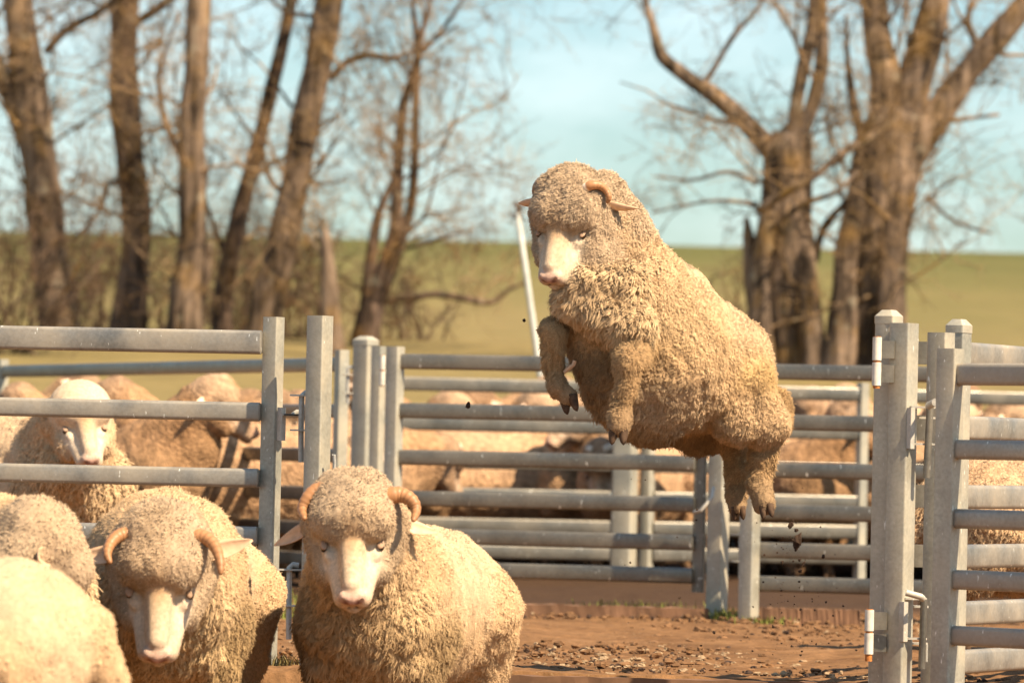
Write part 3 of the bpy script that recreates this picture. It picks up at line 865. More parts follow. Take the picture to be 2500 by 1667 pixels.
# ---------------------------------------------------------------- the leaping sheep
HD = 17.0; PXM = FPX / HD
def H(px, py, dz): return W(px, py, HD + dz)
def hc(a, b, k=.03, key='wool'): return rc(H(*a[:3]), H(*b[:3]), a[3] / PXM, b[3] / PXM, k, key)
hp_ = [hc((1620, 812, .08, 150), (1742, 900, .32, 140), .05, 'back'),
       hc((1598, 885, .03, 178), (1738, 905, .30, 146), .05),
       hc((1485, 755, -.08, 132), (1590, 825, .05, 168), .05),
       hc((1462, 590, -.12, 98), (1528, 712, -.05, 146), .05, 'wool'),
       hc((1505, 640, -.02, 92), (1620, 745, .10, 112), .04, 'back'),
       hc((1400, 735, -.24, 46), (1530, 790, -.27, 60), .020, 'ruff'),
       hc((1415, 690, -.25, 50), (1520, 705, -.24, 60), .022, 'ruff'),
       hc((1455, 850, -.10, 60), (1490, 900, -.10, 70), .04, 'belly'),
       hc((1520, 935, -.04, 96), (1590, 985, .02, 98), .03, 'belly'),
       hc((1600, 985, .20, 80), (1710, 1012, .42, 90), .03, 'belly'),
       hc((1800, 960, .17, 98), (1860, 1030, .18, 62), .03),
       hc((1760, 960, .14, 68), (1800, 1030, .13, 60), .03),
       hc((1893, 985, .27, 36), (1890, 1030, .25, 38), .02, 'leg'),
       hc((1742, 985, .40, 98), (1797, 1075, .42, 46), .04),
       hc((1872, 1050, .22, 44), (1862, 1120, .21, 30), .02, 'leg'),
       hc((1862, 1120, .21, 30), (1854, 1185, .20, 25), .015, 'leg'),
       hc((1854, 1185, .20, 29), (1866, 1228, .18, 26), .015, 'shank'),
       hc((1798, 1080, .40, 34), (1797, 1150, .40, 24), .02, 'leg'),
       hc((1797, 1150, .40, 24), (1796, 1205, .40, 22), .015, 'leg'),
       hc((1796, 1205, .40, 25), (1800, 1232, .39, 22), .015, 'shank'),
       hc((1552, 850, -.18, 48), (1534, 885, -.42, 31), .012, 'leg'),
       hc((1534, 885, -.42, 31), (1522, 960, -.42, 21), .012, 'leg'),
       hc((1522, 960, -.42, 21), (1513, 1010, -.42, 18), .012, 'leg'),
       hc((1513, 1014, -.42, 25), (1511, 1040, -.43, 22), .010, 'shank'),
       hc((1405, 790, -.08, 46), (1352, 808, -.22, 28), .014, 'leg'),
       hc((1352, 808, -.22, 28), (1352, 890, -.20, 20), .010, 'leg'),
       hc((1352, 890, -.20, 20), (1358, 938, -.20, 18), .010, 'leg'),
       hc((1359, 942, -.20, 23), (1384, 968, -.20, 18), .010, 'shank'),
       hc((1474, 482, -.10, 60), (1502, 565, -.10, 88), .03, 'head'),
       hc((1445, 560, -.20, 62), (1450, 625, -.20, 74), .03, 'head')]
hR = frame((-.27, -.60, -.77), (-.30, -.80, .55)); ht = H(1394, 508, -.20)
hp_ += xform(head_prims(1.0), hR, ht)
stains = [(H(1825, 935, .18), (.09, .12, .05), (.46, .27, .06), .75), (H(1850, 905, .2), (.10, .2, .05), (.50, .31, .09), .5),
          (H(1590, 990, -.1), (.14, .2, .08), (.48, .36, .25), .5), (H(1640, 800, -.05), (.16, .2, .12), (.66, .46, .22), .4)]
root = sheep_from(hp_, W(1620, 1000, HD) * np.array([1, 1, 0]), 'woolly horned sheep leaping high through the open gateway', None, [(hR, ht, 1.0)],
                  h=.0046, strands=470000, seed=11, stains=stains, flow=(-.1, 0, -1), lump=.010)
ro = np.array(root.location)
# the leaping sheep's small horns, ears and eyes
add_head_parts(root, hR, ht - ro, 1.0, False, [hR.T @ nrm((-.55, .75, .05)), hR.T @ nrm((.95, -.15, -.02))], .85, eup=hR.T @ nrm((.1, .35, 1)))
def horn_path(root, pts, r0):
    n = 40; pts = np.array(pts); u = np.linspace(0, len(pts) - 1, n + 1)
    Q = catmull(pts, u); t = np.linspace(0, 1, n + 1)
    V, F = tube(Q, (r0 * (1 - t) ** .55 + .003) * (1 + .045 * np.sin(np.arange(n + 1) * 1.9)), 14)
    t = np.repeat(t, 14)[:, None]
    c = np.where(t < .16, np.array([[.82, .70, .56]]), np.array([[.37, .18, .080]]) * (1.1 - .25 * t)) * (1 + .16 * np.sin(t * 85))
    link('horn', mesh('horn', V, F, True, np.clip(c, .02, 1)), MAT['horn'], root)
def catmull(P, u):
    i = np.clip(np.floor(u).astype(int), 0, len(P) - 2); f = (u - i)[:, None]
    g = lambda k: P[np.clip(k, 0, len(P) - 1)]
    a, b, c, d = g(i - 1), g(i), g(i + 1), g(i + 2)
    return .5 * (2 * b + (c - a) * f + (2 * a - 5 * b + 4 * c - d) * f * f + (3 * b - a - 3 * c + d) * f ** 3)
horn_path(root, [H(*q) - ro for q in ((1420, 466, -.270), (1440, 454, -.290), (1462, 453, -.285), (1479, 465, -.28), (1487, 483, -.285), (1481, 496, -.28))], .0125)
horn_path(root, [H(*q) - ro for q in ((1335, 455, -.20), (1322, 446, -.17), (1312, 452, -.12), (1306, 466, -.10), (1306, 482, -.10))], .0135)
for (p, d, sd) in (((1510, 1049, -.44), (-.05, -.25, -1), (1, -.2, 0)), ((1388, 972, -.205), (.22, -.15, -.85), (.8, -.5, .2)),
                   ((1871, 1238, .16), (.12, -.35, -.75), (.9, -.3, .15)), ((1802, 1241, .375), (.1, -.1, -1), (1, -.3, 0))):
    link('hoof', hoof_mesh(H(*p) - ro, d, sd, .9 if p[1] < 1100 else .72), MAT['hoof'], root)
rod(root, [H(1378, 908, -.21), H(1392, 896, -.22), H(1400, 890, -.22), H(1403, 880, -.22)], .0065, 'ear', 'dew_claw', 6)
#PART4
# ------------------------------------------------------------------ standing sheep
def body_prims(s=1.0, wide=1.0, headpos=(0, .62, .84), front=True):
    """local frame: x right, y forward, z up, feet on z = 0"""
    hx, hy, hz = headpos
    P = [rc((0, -.40, .53), (0, .22, .53), .235 * wide, .245 * wide, .05, 'back'),
         rc((0, -.30, .47), (0, .20, .46), .225 * wide, .235 * wide, .05, 'wool'),
         rc((0, .26, .58), (hx * .75, .30 + (hy - .30) * .72, .60 + (hz - .60) * .80), .205, .132, .05, 'wool'),
         rc((0, .30, .44), (0, .38, .50), .165, .17, .04, 'ruff'),
         rc((hx * .4, .34, .50), (hx * .7, .34 + (hy - .34) * .55, .52 + (hz - .60) * .5), .165, .125, .04, 'ruff'),
         rc((-.12, .42, .47), (.12, .42, .47), .055, .055, .03, 'ruff'),
         rc((-.10, .38, .36), (.10, .38, .36), .05, .05, .03, 'ruff')]
    for sg in (-1, 1):
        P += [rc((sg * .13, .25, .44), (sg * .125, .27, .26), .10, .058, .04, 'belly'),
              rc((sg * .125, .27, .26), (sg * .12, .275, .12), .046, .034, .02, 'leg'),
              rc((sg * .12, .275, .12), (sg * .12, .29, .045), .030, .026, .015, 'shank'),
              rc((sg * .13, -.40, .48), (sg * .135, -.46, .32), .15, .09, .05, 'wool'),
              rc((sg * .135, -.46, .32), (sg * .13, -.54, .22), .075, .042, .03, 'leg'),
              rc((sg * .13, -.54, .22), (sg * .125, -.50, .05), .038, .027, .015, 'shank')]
    P.append(rc((0, -.62, .60), (0, -.67, .46), .05, .04, .04, 'wool'))
    for p in P:
        p.a = p.a * s; p.b = p.b * s; p.ra = p.ra * s; p.rb = p.rb * s
    return P
def standing_sheep(loc, yaw, headpos, hf, hu, label, group, s=1.0, wide=1.0, h=.006, strands=0, seed=1, horns=True, hs=1.0, woolly=True, far=False, hscale=1.0, world_head=None, stains=(), earmat='ear', rmul=1.0, lmul=1.0, lump=.008, hturn=.72, ears=None, hpx=(), eroot=(.088, -.005, .012)):
    """yaw: direction the sheep faces, radians from +X"""
    f = np.array([math.cos(yaw), math.sin(yaw), 0]); r = np.array([f[1], -f[0], 0])
    R = np.stack([r, f, np.array([0, 0, 1.0])], 1); loc = np.array(loc, float)
    if world_head is not None: headpos = tuple(R.T @ (np.array(world_head) - loc) / s)
    P = xform(body_prims(s, wide, headpos), R, loc)
    ht = R @ (np.array(headpos) * s) + loc
    hR = frame(hf, hu)
    P += xform(head_prims(hscale, woolly), hR, ht)
    root = sheep_from(P, loc, label, group, [(hR, ht, hscale)], h=h, strands=strands, seed=seed, far=far, mat='farwool' if far else 'body', stains=stains, rmul=rmul, lmul=lmul, lump=lump)
    add_head_parts(root, hR, ht - loc, hscale, horns and not hpx, ears, hs, earmat, lid=not far, hturn=hturn, eroot=eroot)
    for (pts, r0) in hpx: horn_path(root, [W(*q) - loc for q in pts], r0)
    for sg in (-1, 1):
        for (x, y) in ((.12, .295), (.125, -.495)):
            c = R @ (np.array([sg * x, y, .05]) * s)
            link('hoof', hoof_mesh(c, R @ np.array([0, .35, -.75]), R @ np.array([1., 0, 0]), 1.1 * s), MAT['hoof'], root)
    return root
def place(px, D, z): p = W(px, 1000, D); return np.array([p[0], p[1], z])

# horned sheep beside the gateway post
standing_sheep(place(982, 15.72, -.25), math.radians(-103), None, (.02, -.70, -.71), (-.04, -.71, .70),
    'horned sheep with pink nose standing below the leaping sheep, facing out', 'horned sheep at the front', .95, .89, .0058, 300000, 21,
    world_head=W(862, 1258, 15.16), hscale=1.08, hs=1.2, lmul=.9, rmul=1.0, ears=[(.80, .05, -.42), (-.85, -.10, -.30)], eroot=(.098, .0, -.035),
    stains=[(W(960, 1560, 15.3), (.3, .3, .16), (.58, .38, .17), .4), (W(760, 1500, 15.3), (.12, .3, .25), (.46, .30, .15), .4)],
    hpx=[([(825, 1222, 15.16), (802, 1202, 15.14), (775, 1198, 15.14), (752, 1215, 15.13), (738, 1242, 15.12), (744, 1268, 15.08)], .0255),
         ([(915, 1232, 15.14), (950, 1212, 15.12), (980, 1208, 15.12), (1006, 1222, 15.11), (1016, 1246, 15.10), (1008, 1272, 15.06)], .0245)])
# horned sheep left of it
standing_sheep(place(428, 15.35, -.25), math.radians(-91), None, (.0, -.52, -.85), (-.0, -.85, .52),
    'horned sheep with lowered head standing in front of the thick railed panel', 'horned sheep at the front', 1.02, .82, .0062, 230000, 22,
    world_head=W(396, 1350, 14.72), hscale=1.13, hs=1.35, lmul=.9, rmul=1.1, ears=[(.85, -.1, -.25), (-.85, -.25, .22)], eroot=(.095, .0, -.012),
    stains=[(W(480, 1600, 15.0), (.3, .3, .16), (.56, .37, .16), .4)],
    hpx=[([(335, 1322, 14.66), (315, 1306, 14.66), (290, 1308, 14.65), (270, 1326, 14.63), (262, 1352, 14.60), (270, 1375, 14.58)], .020),
         ([(450, 1326, 14.66), (475, 1311, 14.66), (503, 1313, 14.65), (525, 1334, 14.63), (537, 1368, 14.60), (539, 1402, 14.58)], .021)])
# two sheep cut by the edge
standing_sheep(place(-275, 14.45, -.25), math.radians(-12), None, (.42, .25, -.87), (.85, .1, .45),
    'sheep in side view nosing past the horned sheep with lowered head', 'sheep crowding in from the edge', 1.0, 1.0, .008, 130000, 23,
    world_head=W(88, 1350, 14.0), hscale=1.12, hs=1.1, lmul=.9, rmul=1.5, horns=False)
standing_sheep(place(-330, 12.5, -.25), math.radians(168), (0, .62, .7), (-.9, .2, -.3), (-.3, 0, .9),
    'pale woolly rump in front of the sheep nosing past, strongly out of focus', 'sheep crowding in from the edge', .86, 1.0, .009, 100000, 24, hscale=1.0, lmul=.8, rmul=1.5)

# penned sheep: three builds, copied
protos = []
GRP = 'merino sheep penned behind the rails'
def proto(headpos, hf, hu, seed, **k):
    r = standing_sheep((0, 0, 0), math.pi / 2, headpos, hf, hu, 'x', GRP, 1.0, 1.0, .013, 0, seed, horns=k.get('horns', False), far=True, woolly=k.get('woolly', True), earmat='earp', lump=.007)
    protos.append(r); return r
proto((0, .58, .90), (0, .80, -.60), (0, .6, .8), 41)                       # head up
proto((.22, .50, .86), (.78, .45, -.45), (.35, .3, .9), 42)                 # head turned to its right
proto((-.05, .72, .62), (-.1, .60, -.80), (0, .8, .6), 43, horns=True)      # head low, horned
proto((-.24, .44, .88), (-.80, .3, -.5), (-.35, .3, .9), 44, woolly=False)  # bare face, turned to its left
used = [False] * 4
def pen(k, px, D, yaw, label, s=1.0, dz=0.0):
    src = protos[k]
    if not used[k]: r = src; used[k] = True; ch = None
    else:
        r = src.copy(); COL.objects.link(r)
        for c in src.children:
            d = c.copy(); COL.objects.link(d); d.parent = r
            for e in c.children:
                g = e.copy(); COL.objects.link(g); g.parent = d
    p = place(px, D, 0); p[2] = gz(p) + dz
    r.location = p; r.rotation_euler = (0, 0, math.radians(yaw) - math.pi / 2); r.scale = (s, s, s)
    r['label'] = label; r['group'] = GRP; r['category'] = 'sheep'
    return r
# white-faced sheep in front of the far left rails
standing_sheep(place(10, 21.6, 0), math.radians(-28), None, (.22, -.80, -.55), (.05, -.5, .85),
    'hornless white faced sheep looking out between the rails of the thick railed panel', 'merino sheep penned behind the rails', 1.0, 1.05, .0085, 70000, 51, horns=False, woolly=False, far=False,
    world_head=W(196, 1008, 21.0), hscale=1.05, earmat='earp', lump=.010, rmul=2.0, ears=[(.9, -.1, .05), (-.9, -.1, .05)])
LB = ['pressed behind the far rails beyond the middle gate', 'in the back row beyond the far rails',
      'in the flock behind the thick railed panel', 'penned behind the white hinged gateway posts']
POSE = ['hornless woolly sheep with raised head', 'hornless sheep with head turned aside', 'horned sheep with lowered head', 'bare faced sheep with head turned aside']
rows = [
 # build, px, distance, heading, zone
 (0, 400, 27.6, 8, 2), (1, 560, 27.0, 200, 2), (2, 690, 28.4, -60, 2), (0, 265, 28.6, 150, 2), (3, 90, 28.4, 175, 2), (1, 480, 29.6, 20, 2), (0, 640, 30.0, 100, 2), (2, 780, 29.2, 30, 2), (3, 350, 26.9, -75, 2),
 (0, 130, 34.6, 180, 2), (1, 425, 35.4, 95, 2), (3, 545, 34.8, 70, 2), (2, 650, 35.3, 10, 2), (0, 20, 35.8, -30, 2), (0, 790, 34.5, 60, 2), (1, 240, 33.0, -50, 2), (3, 700, 32.4, -100, 2),
 (1, 1000, 31.5, -85, 0), (0, 1215, 31.7, 20, 0), (2, 1090, 32.6, 160, 0), (3, 1400, 31.9, -95, 0), (1, 1500, 32.3, 70, 0), (0, 1640, 31.6, 205, 0), (3, 1330, 32.9, -60, 0), (2, 1560, 31.4, -110, 0), (1, 1740, 32.4, -30, 0),
 (3, 985, 33.9, -80, 1), (0, 1085, 34.6, 150, 1), (1, 1195, 34.2, -75, 1), (2, 1290, 35.0, 20, 1), (0, 1390, 34.2, 95, 1), (1, 1490, 35.2, 160, 1), (3, 1600, 34.0, 40, 1), (0, 1720, 35.2, -60, 1), (1, 1150, 35.9, 40, 1), (3, 1250, 33.6, -100, 1), (3, 1450, 33.8, -75, 1),
 (3, 1905, 34.4, -70, 1), (0, 1990, 33.8, -95, 1), (1, 2070, 34.8, 175, 1), (2, 2180, 34.4, 60, 1), (0, 2290, 35.2, -80, 1), (1, 2400, 35.4, 30, 1), (3, 2490, 34.2, 190, 1), (1, 1830, 35.0, -100, 1), (3, 2340, 33.6, -85, 1),
 (3, 1925, 31.7, -65, 3), (0, 2010, 32.6, 185, 3), (1, 1840, 31.8, 30, 3), (2, 2090, 31.6, 170, 3), (1, 2200, 32.2, 10, 3), (0, 2330, 31.8, 185, 3), (3, 2440, 32.4, -50, 3), (2, 2270, 33.1, 80, 3), (1, 2520, 31.9, 175, 3), (3, 2060, 33.3, -80, 3),
]
for i, (k, px, D, yaw, lb) in enumerate(rows):
    pen(k, px, D, yaw, POSE[k] + ' ' + LB[lb], .95 + .10 * ((i * 37) % 10) / 10)
standing_sheep(place(2640, 19.9, 0), math.radians(12), (0, .58, .62), (.8, -.3, -.5), (.3, 0, .9),
    'grey brown fleece showing behind the welded rails of the opened gate', GRP, .90, 1.0, .010, 50000, 52, horns=False, far=True, lmul=1.8, rmul=1.6)
#PART5
# ------------------------------------------------------------------ trees
def bark_mat(name, base, lichen=(.50, .23, .04), lamt=.6, dark=.45):
    m, n, b = mat_new(name)
    geo = nd(n, 'ShaderNodeNewGeometry').outputs['Position']
    st = noise(n, mapping(n, geo, (13, 13, 1.6)), 1.0, 6, 0.65)
    c = ramp(n, st.outputs['Fac'], [(0.36, tuple(k * dark for k in base)), (0.5, base), (0.64, tuple(k * 1.6 for k in base))]).outputs['Color']
    dk = ramp(n, noise(n, mapping(n, geo, (3.2, 3.2, 1.1)), 1.0, 4, .6).outputs['Fac'], [(0.38, 0.35), (0.58, 1.15)])
    c = mixc(n, 1.0, c, dk.outputs['Color'], 'MULTIPLY')
    bl = ramp(n, noise(n, geo, 2.6, 5, .6).outputs['Fac'], [(0.5, 0.0), (0.68, lamt)])
    c = mixc(n, bl.outputs['Color'], c, tuple(lichen))
    gl_ = ramp(n, noise(n, geo, 3.4, 5, .6).outputs['Fac'], [(0.60, 0.0), (0.72, .6)])
    c = mixc(n, gl_.outputs['Color'], c, (.40, .36, .26))
    n.links.new(c, b.inputs['Base Color']); b.inputs['Roughness'].default_value = .95; b.inputs['Specular IOR Level'].default_value = .1
    bump(n, b, st.outputs['Fac'], 1.0, .06)
    return m
BARK = bark_mat('bark_brown', (.20, .140, .098), (.34, .19, .05), .5, .28)
BARK2 = bark_mat('bark_dark', (.150, .098, .068), (.32, .17, .05), .5, .26)
TWIG = bark_mat('twig_bark', (.32, .21, .12), (.46, .27, .08), .6, .7)
rngT = np.random.default_rng(77)
def smooth_path(P, R, step):
    P = np.array(P, float); R = np.array(R, float); n = max(6, int(np.linalg.norm(np.diff(P, axis=0), axis=1).sum() / step))
    u = np.linspace(0, len(P) - 1, n); return catmull(P, u), np.interp(u, np.arange(len(P)), R)
def stem(pts, D, jit=.0, ground=False, dd=0.0):
    """pts: (px, py, width px) -> world path and radii"""
    P = []; R = []
    for i, q in enumerate(pts):
        d = D + (q[3] if len(q) > 3 else 0) + dd * i
        P.append(W(q[0], q[1], d)); R.append(q[2] * .5 * d / FPX)
    if ground:
        g = P[0].copy(); g[2] = gz(g) - .1; P = [g] + P; R = [R[0] * 1.25] + R
    return np.array(P), np.array(R)
def limb_mesh(P, R, ns=10, amp=.10, seed=0):
    Q, r = smooth_path(P, R, max(.07, float(np.mean(R)) * .8))
    V, F = tube(Q, r, ns)
    c = np.repeat(Q, ns, axis=0); d = V - c; L_ = np.linalg.norm(d, axis=1, keepdims=True) + 1e-6
    S = np.array([5.5, 5.5, 1.1])
    k = 1 + amp * 3.0 * fbm(V * S, 1.0, 3, seed)[:, None] + amp * vnoise(V, .35, seed + 3)[:, None]
    return c + d * k, F
class Twigs:
    def __init__(s): s.b = {}; s.n = 0
    def put(s, P, R, ns): s.b.setdefault((len(P), ns), []).append((P, R)); s.n += 1
    def mesh(s, name, off=None):
        Vs = []; Fs = []; o = 0
        for (n, ns), L_ in s.b.items():
            P = np.array([k[0] for k in L_]); R = np.array([k[1] for k in L_]); B = len(P)
            T = np.gradient(P, axis=1); T /= np.linalg.norm(T, axis=2, keepdims=True) + 1e-9
            ref = np.where(np.abs(T[:, :1, 2:3]) < .8, np.array([[[0, 0, 1.0]]]), np.array([[[1.0, 0, 0]]]))
            u = np.cross(T, np.broadcast_to(ref, T.shape)); u /= np.linalg.norm(u, axis=2, keepdims=True) + 1e-9; v = np.cross(T, u)
            a = np.arange(ns) * 2 * math.pi / ns
            V = P[:, :, None] + R[:, :, None, None] * (np.cos(a)[None, None, :, None] * u[:, :, None] + np.sin(a)[None, None, :, None] * v[:, :, None])
            I = np.arange(B * n * ns).reshape(B, n, ns) + o; J = np.roll(I, -1, 2)
            Fs.append(np.stack([I[:, :-1], J[:, :-1], J[:, 1:], I[:, 1:]], -1).reshape(-1, 4)); Vs.append(V.reshape(-1, 3)); o += B * n * ns
        V = np.vstack(Vs)
        return mesh(name, V if off is None else V - off, np.vstack(Fs))
def unit(v): return v / math.sqrt(v[0] * v[0] + v[1] * v[1] + v[2] * v[2])
def grow(out, p, d, L_, r, lvl, rng):
    n = 5 if lvl < 2 else 4
    J = rng.normal(0, .22, (n, 3)); J[:, 2] += .05 if lvl < 2 else -.02
    P = np.empty((n + 1, 3)); P[0] = p; dd = d
    for i in range(n):
        dd = unit(dd + J[i]); P[i + 1] = P[i] + dd * (L_ / n)
    out.put(P, np.linspace(r, max(r * .3, .0022), n + 1), 5 if lvl == 0 else 3)
    if lvl >= 3: return
    k = (5, 5, 3)[lvl]; tt = rng.uniform(.2, .999, k); N_ = rng.normal(0, .75, (k, 3)); q = rng.uniform(.35, .65, k)
    for j in range(k):
        f = tt[j] * n; i = int(f)
        grow(out, P[i] + (P[i + 1] - P[i]) * (f - i), unit(dd * .6 + N_[j]), L_ * q[j], max(r * .45, .0025), lvl + 1, rng)
def tree(label, D, stems, seed, limbs=(), twigs=20, name='bare_tree', mat=None, tl=(.7, 1.7), zmin=2.5, extra_up=3.0, ns=18, lvl0=0):
    mat = mat or BARK; rng = np.random.default_rng(seed)
    base = stem(stems[0], D, ground=True)[0][0]
    root = empty(name, base); tag(root, label, 'tree', 'bare trees behind the yards' if name == 'bare_tree' else None)
    paths = []
    for i, s_ in enumerate(stems):
        P, R = stem(s_, D, ground=(i == 0 or s_[0][1] > 790))
        V, F = limb_mesh(P, R, ns, .12, seed + i)
        link('trunk', mesh('trunk', V - base, F), mat, root); paths.append((P, R))
    for i, s_ in enumerate(limbs):
        P, R = stem(s_, D)
        V, F = limb_mesh(P, R, 8, .10, seed + 20 + i)
        link('limb', mesh('limb', V - base, F), mat, root); paths.append((P, R))
    if twigs:
        out = Twigs()
        for P, R in paths:
            Ls = np.linalg.norm(np.diff(P, axis=0), axis=1); T = Ls.sum()
            for j in range(max(2, int(twigs * T / 9.0))):
                t = rng.uniform(.15, 1) * T; i = 0
                while i < len(Ls) - 1 and t > Ls[i]: t -= Ls[i]; i += 1
                b = P[i] + (P[i + 1] - P[i]) * min(1, t / Ls[i])
                if b[2] < zmin and rng.random() > .25: continue
                r = R[i]; ax = nrm(P[i + 1] - P[i]); d = rng.normal(0, 1, 3); d -= ax * (d @ ax); d = nrm(nrm(d) + ax * .5 + np.array([0, 0, .25]))
                grow(out, b, d, rng.uniform(*tl), min(.022, max(.006, r * .25)), lvl0, rng)
        if out.n:
            m = out.mesh('twigs', base)
            tag(link('twigs', m, TWIG, root), kind='stuff')
    return root
tree('grey brown bare trunk leaning left with a forked second stem', 60, [[(150, 870, 98), (125, 640, 90), (100, 430, 84), (72, 200, 80), (45, 0, 80), (15, -260, 70), (-30, -560, 45)]], 101,
     [[(92, 440, 50), (45, 290, 48), (-10, 160, 42), (-70, 20, 34)], [(110, 130, 18), (160, 75, 22), (240, 30, 18), (330, -40, 14)], [(78, 210, 16), (40, 80, 12), (60, -60, 8)]], 26)
tree('upright bare trunk with a split pale strip of bark', 62, [[(312, 880, 92), (322, 700, 80), (330, 560, 74), (318, 400, 74), (305, 200, 72), (306, 0, 70), (300, -260, 60), (310, -560, 40)]], 102,
     [[(300, 445, 14), (262, 450, 15), (250, 500, 12), (205, 560, 9), (170, 590, 6)], [(348, 880, 26), (352, 700, 24), (362, 520, 20), (350, 400, 10)], [(325, 60, 20), (400, 10, 22), (470, -60, 16)]], 26, mat=BARK2)
tree('straight mossy bare trunk with one short dead side branch', 59, [[(445, 880, 100), (458, 700, 82), (470, 560, 72), (470, 330, 66), (482, 120, 62), (486, -60, 58), (480, -300, 50), (500, -580, 30)]], 103,
     [[(455, 400, 24), (425, 350, 22), (400, 280, 17), (388, 190, 13), (410, 110, 9), (440, 30, 6)], [(470, 870, 30), (500, 700, 22), (515, 590, 10)]], 26)
tree('thin bare trunk slanting right between two thicker ones', 61, [[(535, 880, 56), (548, 700, 50), (575, 560, 46), (612, 420, 42), (655, 250, 36), (700, 60, 32), (722, -80, 28), (760, -320, 18)]], 104,
     [[(560, 640, 16), (525, 560, 14), (500, 470, 10), (520, 380, 7)]], 22, mat=BARK2)
tree('broad bare trunk slanting right with an arching side branch', 60, [[(620, 890, 100), (655, 740, 86), (690, 600, 78), (728, 400, 78), (770, 190, 76), (808, 10, 72), (835, -150, 64), (880, -480, 40)]], 105,
     [[(805, 195, 20), (850, 150, 20), (905, 135, 17), (965, 140, 13), (1040, 110, 9), (1120, 60, 6)], [(690, 470, 16), (655, 430, 13), (640, 340, 8)], [(735, 430, 10), (780, 450, 9), (850, 440, 6)], [(800, 40, 14), (700, 30, 12), (640, -30, 8)]], 28)
tree('short broken grey stump standing between the slanting tree and the clumped stems', 58, [[(815, 870, 56), (808, 760, 46), (802, 650, 38), (797, 590, 28), (793, 560, 10)]], 106, [[(800, 640, 12), (770, 600, 9), (745, 570, 6)]], 8, name='tree_stump', zmin=1.5, tl=(.4, .9))
tree('clump of thin crooked bare stems between the broken stump and the leaning pale pole', 60, [[(885, 890, 84), (898, 800, 74), (915, 740, 62)]], 107,
     [[(912, 760, 44), (935, 660, 40), (965, 560, 34), (972, 420, 30), (985, 260, 24), (1020, 140, 20), (1010, 30, 14), (1000, -120, 9)],
      [(920, 750, 40), (960, 640, 32), (1000, 520, 28), (1012, 400, 24), (1015, 250, 20), (1022, 120, 20), (1045, 20, 13), (1060, -120, 8)],
      [(890, 800, 36), (905, 640, 30), (925, 520, 24), (960, 440, 14)],
      [(935, 735, 11), (1000, 730, 16), (1060, 718, 17), (1130, 728, 16), (1200, 738, 15), (1245, 705, 10), (1290, 690, 6)],
      [(985, 610, 12), (1050, 590, 12), (1110, 572, 9), (1160, 560, 5)],
      [(1000, 560, 12), (1040, 520, 10), (1070, 400, 7), (1090, 330, 4)],
      [(1030, 130, 14), (1090, 60, 11), (1140, -20, 8)]], 34, mat=BARK2, ns=14)
big = tree('massive many stemmed bare tree spreading thick limbs behind the hinged gateway posts', 56,
     [[(1935, 930, 130), (1915, 800, 112), (1905, 650, 104), (1915, 520, 116), (1925, 420, 120), (1938, 330, 100)],
      [(1868, 930, 70, -.25), (1858, 800, 62, -.25), (1858, 650, 58, -.25), (1885, 500, 54, -.2), (1915, 400, 40)],
      [(1990, 930, 76, -.2), (1975, 780, 66, -.2), (1962, 640, 58, -.15), (1955, 520, 50), (1945, 400, 40)],
      [(2090, 930, 120), (2105, 780, 116), (2125, 620, 112), (2145, 480, 150), (2178, 360, 176), (2200, 270, 150)],
      [(2040, 930, 80, -.3), (2058, 780, 74, -.3), (2068, 620, 66, -.25), (2095, 480, 62, -.2), (2130, 350, 60), (2160, 270, 40)],
      [(2160, 930, 84, -.3), (2170, 780, 78, -.3), (2180, 620, 72, -.25), (2205, 480, 66, -.2), (2240, 360, 56)]], 108,
     [[(1925, 420, 70), (1850, 330, 52), (1765, 250, 44), (1680, 190, 36), (1618, 140, 30), (1596, 80, 24), (1575, 0, 18), (1545, -80, 12)],
      [(1715, 215, 14), (1745, 165, 18), (1790, 90, 16), (1850, 20, 12), (1900, -60, 8)],
      [(1935, 360, 44), (1945, 250, 36), (1965, 150, 34), (1985, 60, 36), (1990, -60, 30), (2000, -260, 18)],
      [(1950, 360, 44), (1985, 250, 42), (2005, 140, 42), (2002, 20, 40), (1995, -120, 30), (1980, -320, 16)],
      [(2170, 330, 96), (2160, 200, 80), (2140, 90, 76), (2130, -30, 72), (2110, -220, 50), (2080, -460, 26)],
      [(2195, 320, 96), (2235, 190, 84), (2270, 70, 82), (2295, -60, 76), (2330, -260, 50), (2340, -480, 24)],
      [(2190, 420, 100), (2290, 275, 82), (2370, 170, 74), (2450, 70, 70), (2540, -20, 58), (2700, -140, 36)],
      [(2110, 360, 30), (2085, 260, 30), (2070, 150, 18), (2065, 40, 12)],
      [(2395, 120, 16), (2365, 60, 16), (2380, -30, 12), (2420, -160, 8)],
      [(1990, 640, 22), (2010, 560, 24), (2060, 500, 20), (2130, 440, 16)],
      [(1860, 870, 44), (1835, 700, 36), (1828, 590, 30), (1822, 530, 10)],
      [(1850, 515, 18, -1.2), (1920, 470, 20, -1.4), (1990, 430, 18, -1.4), (2060, 370, 18, -1.2), (2130, 330, 12, -1)],
      [(1880, 560, 12, -1), (1960, 500, 14, -1.3), (2040, 470, 12, -1.3), (2090, 420, 10, -1.2)],
      [(1850, 450, 14), (1780, 420, 12), (1690, 440, 9), (1600, 430, 6)],
      [(1850, 500, 12), (1760, 490, 10), (1680, 500, 7), (1590, 520, 5)],
      [(2290, 300, 14), (2360, 290, 12), (2440, 280, 8)], [(2260, 480, 10), (2330, 540, 9), (2420, 570, 6)]], 17, ns=22)

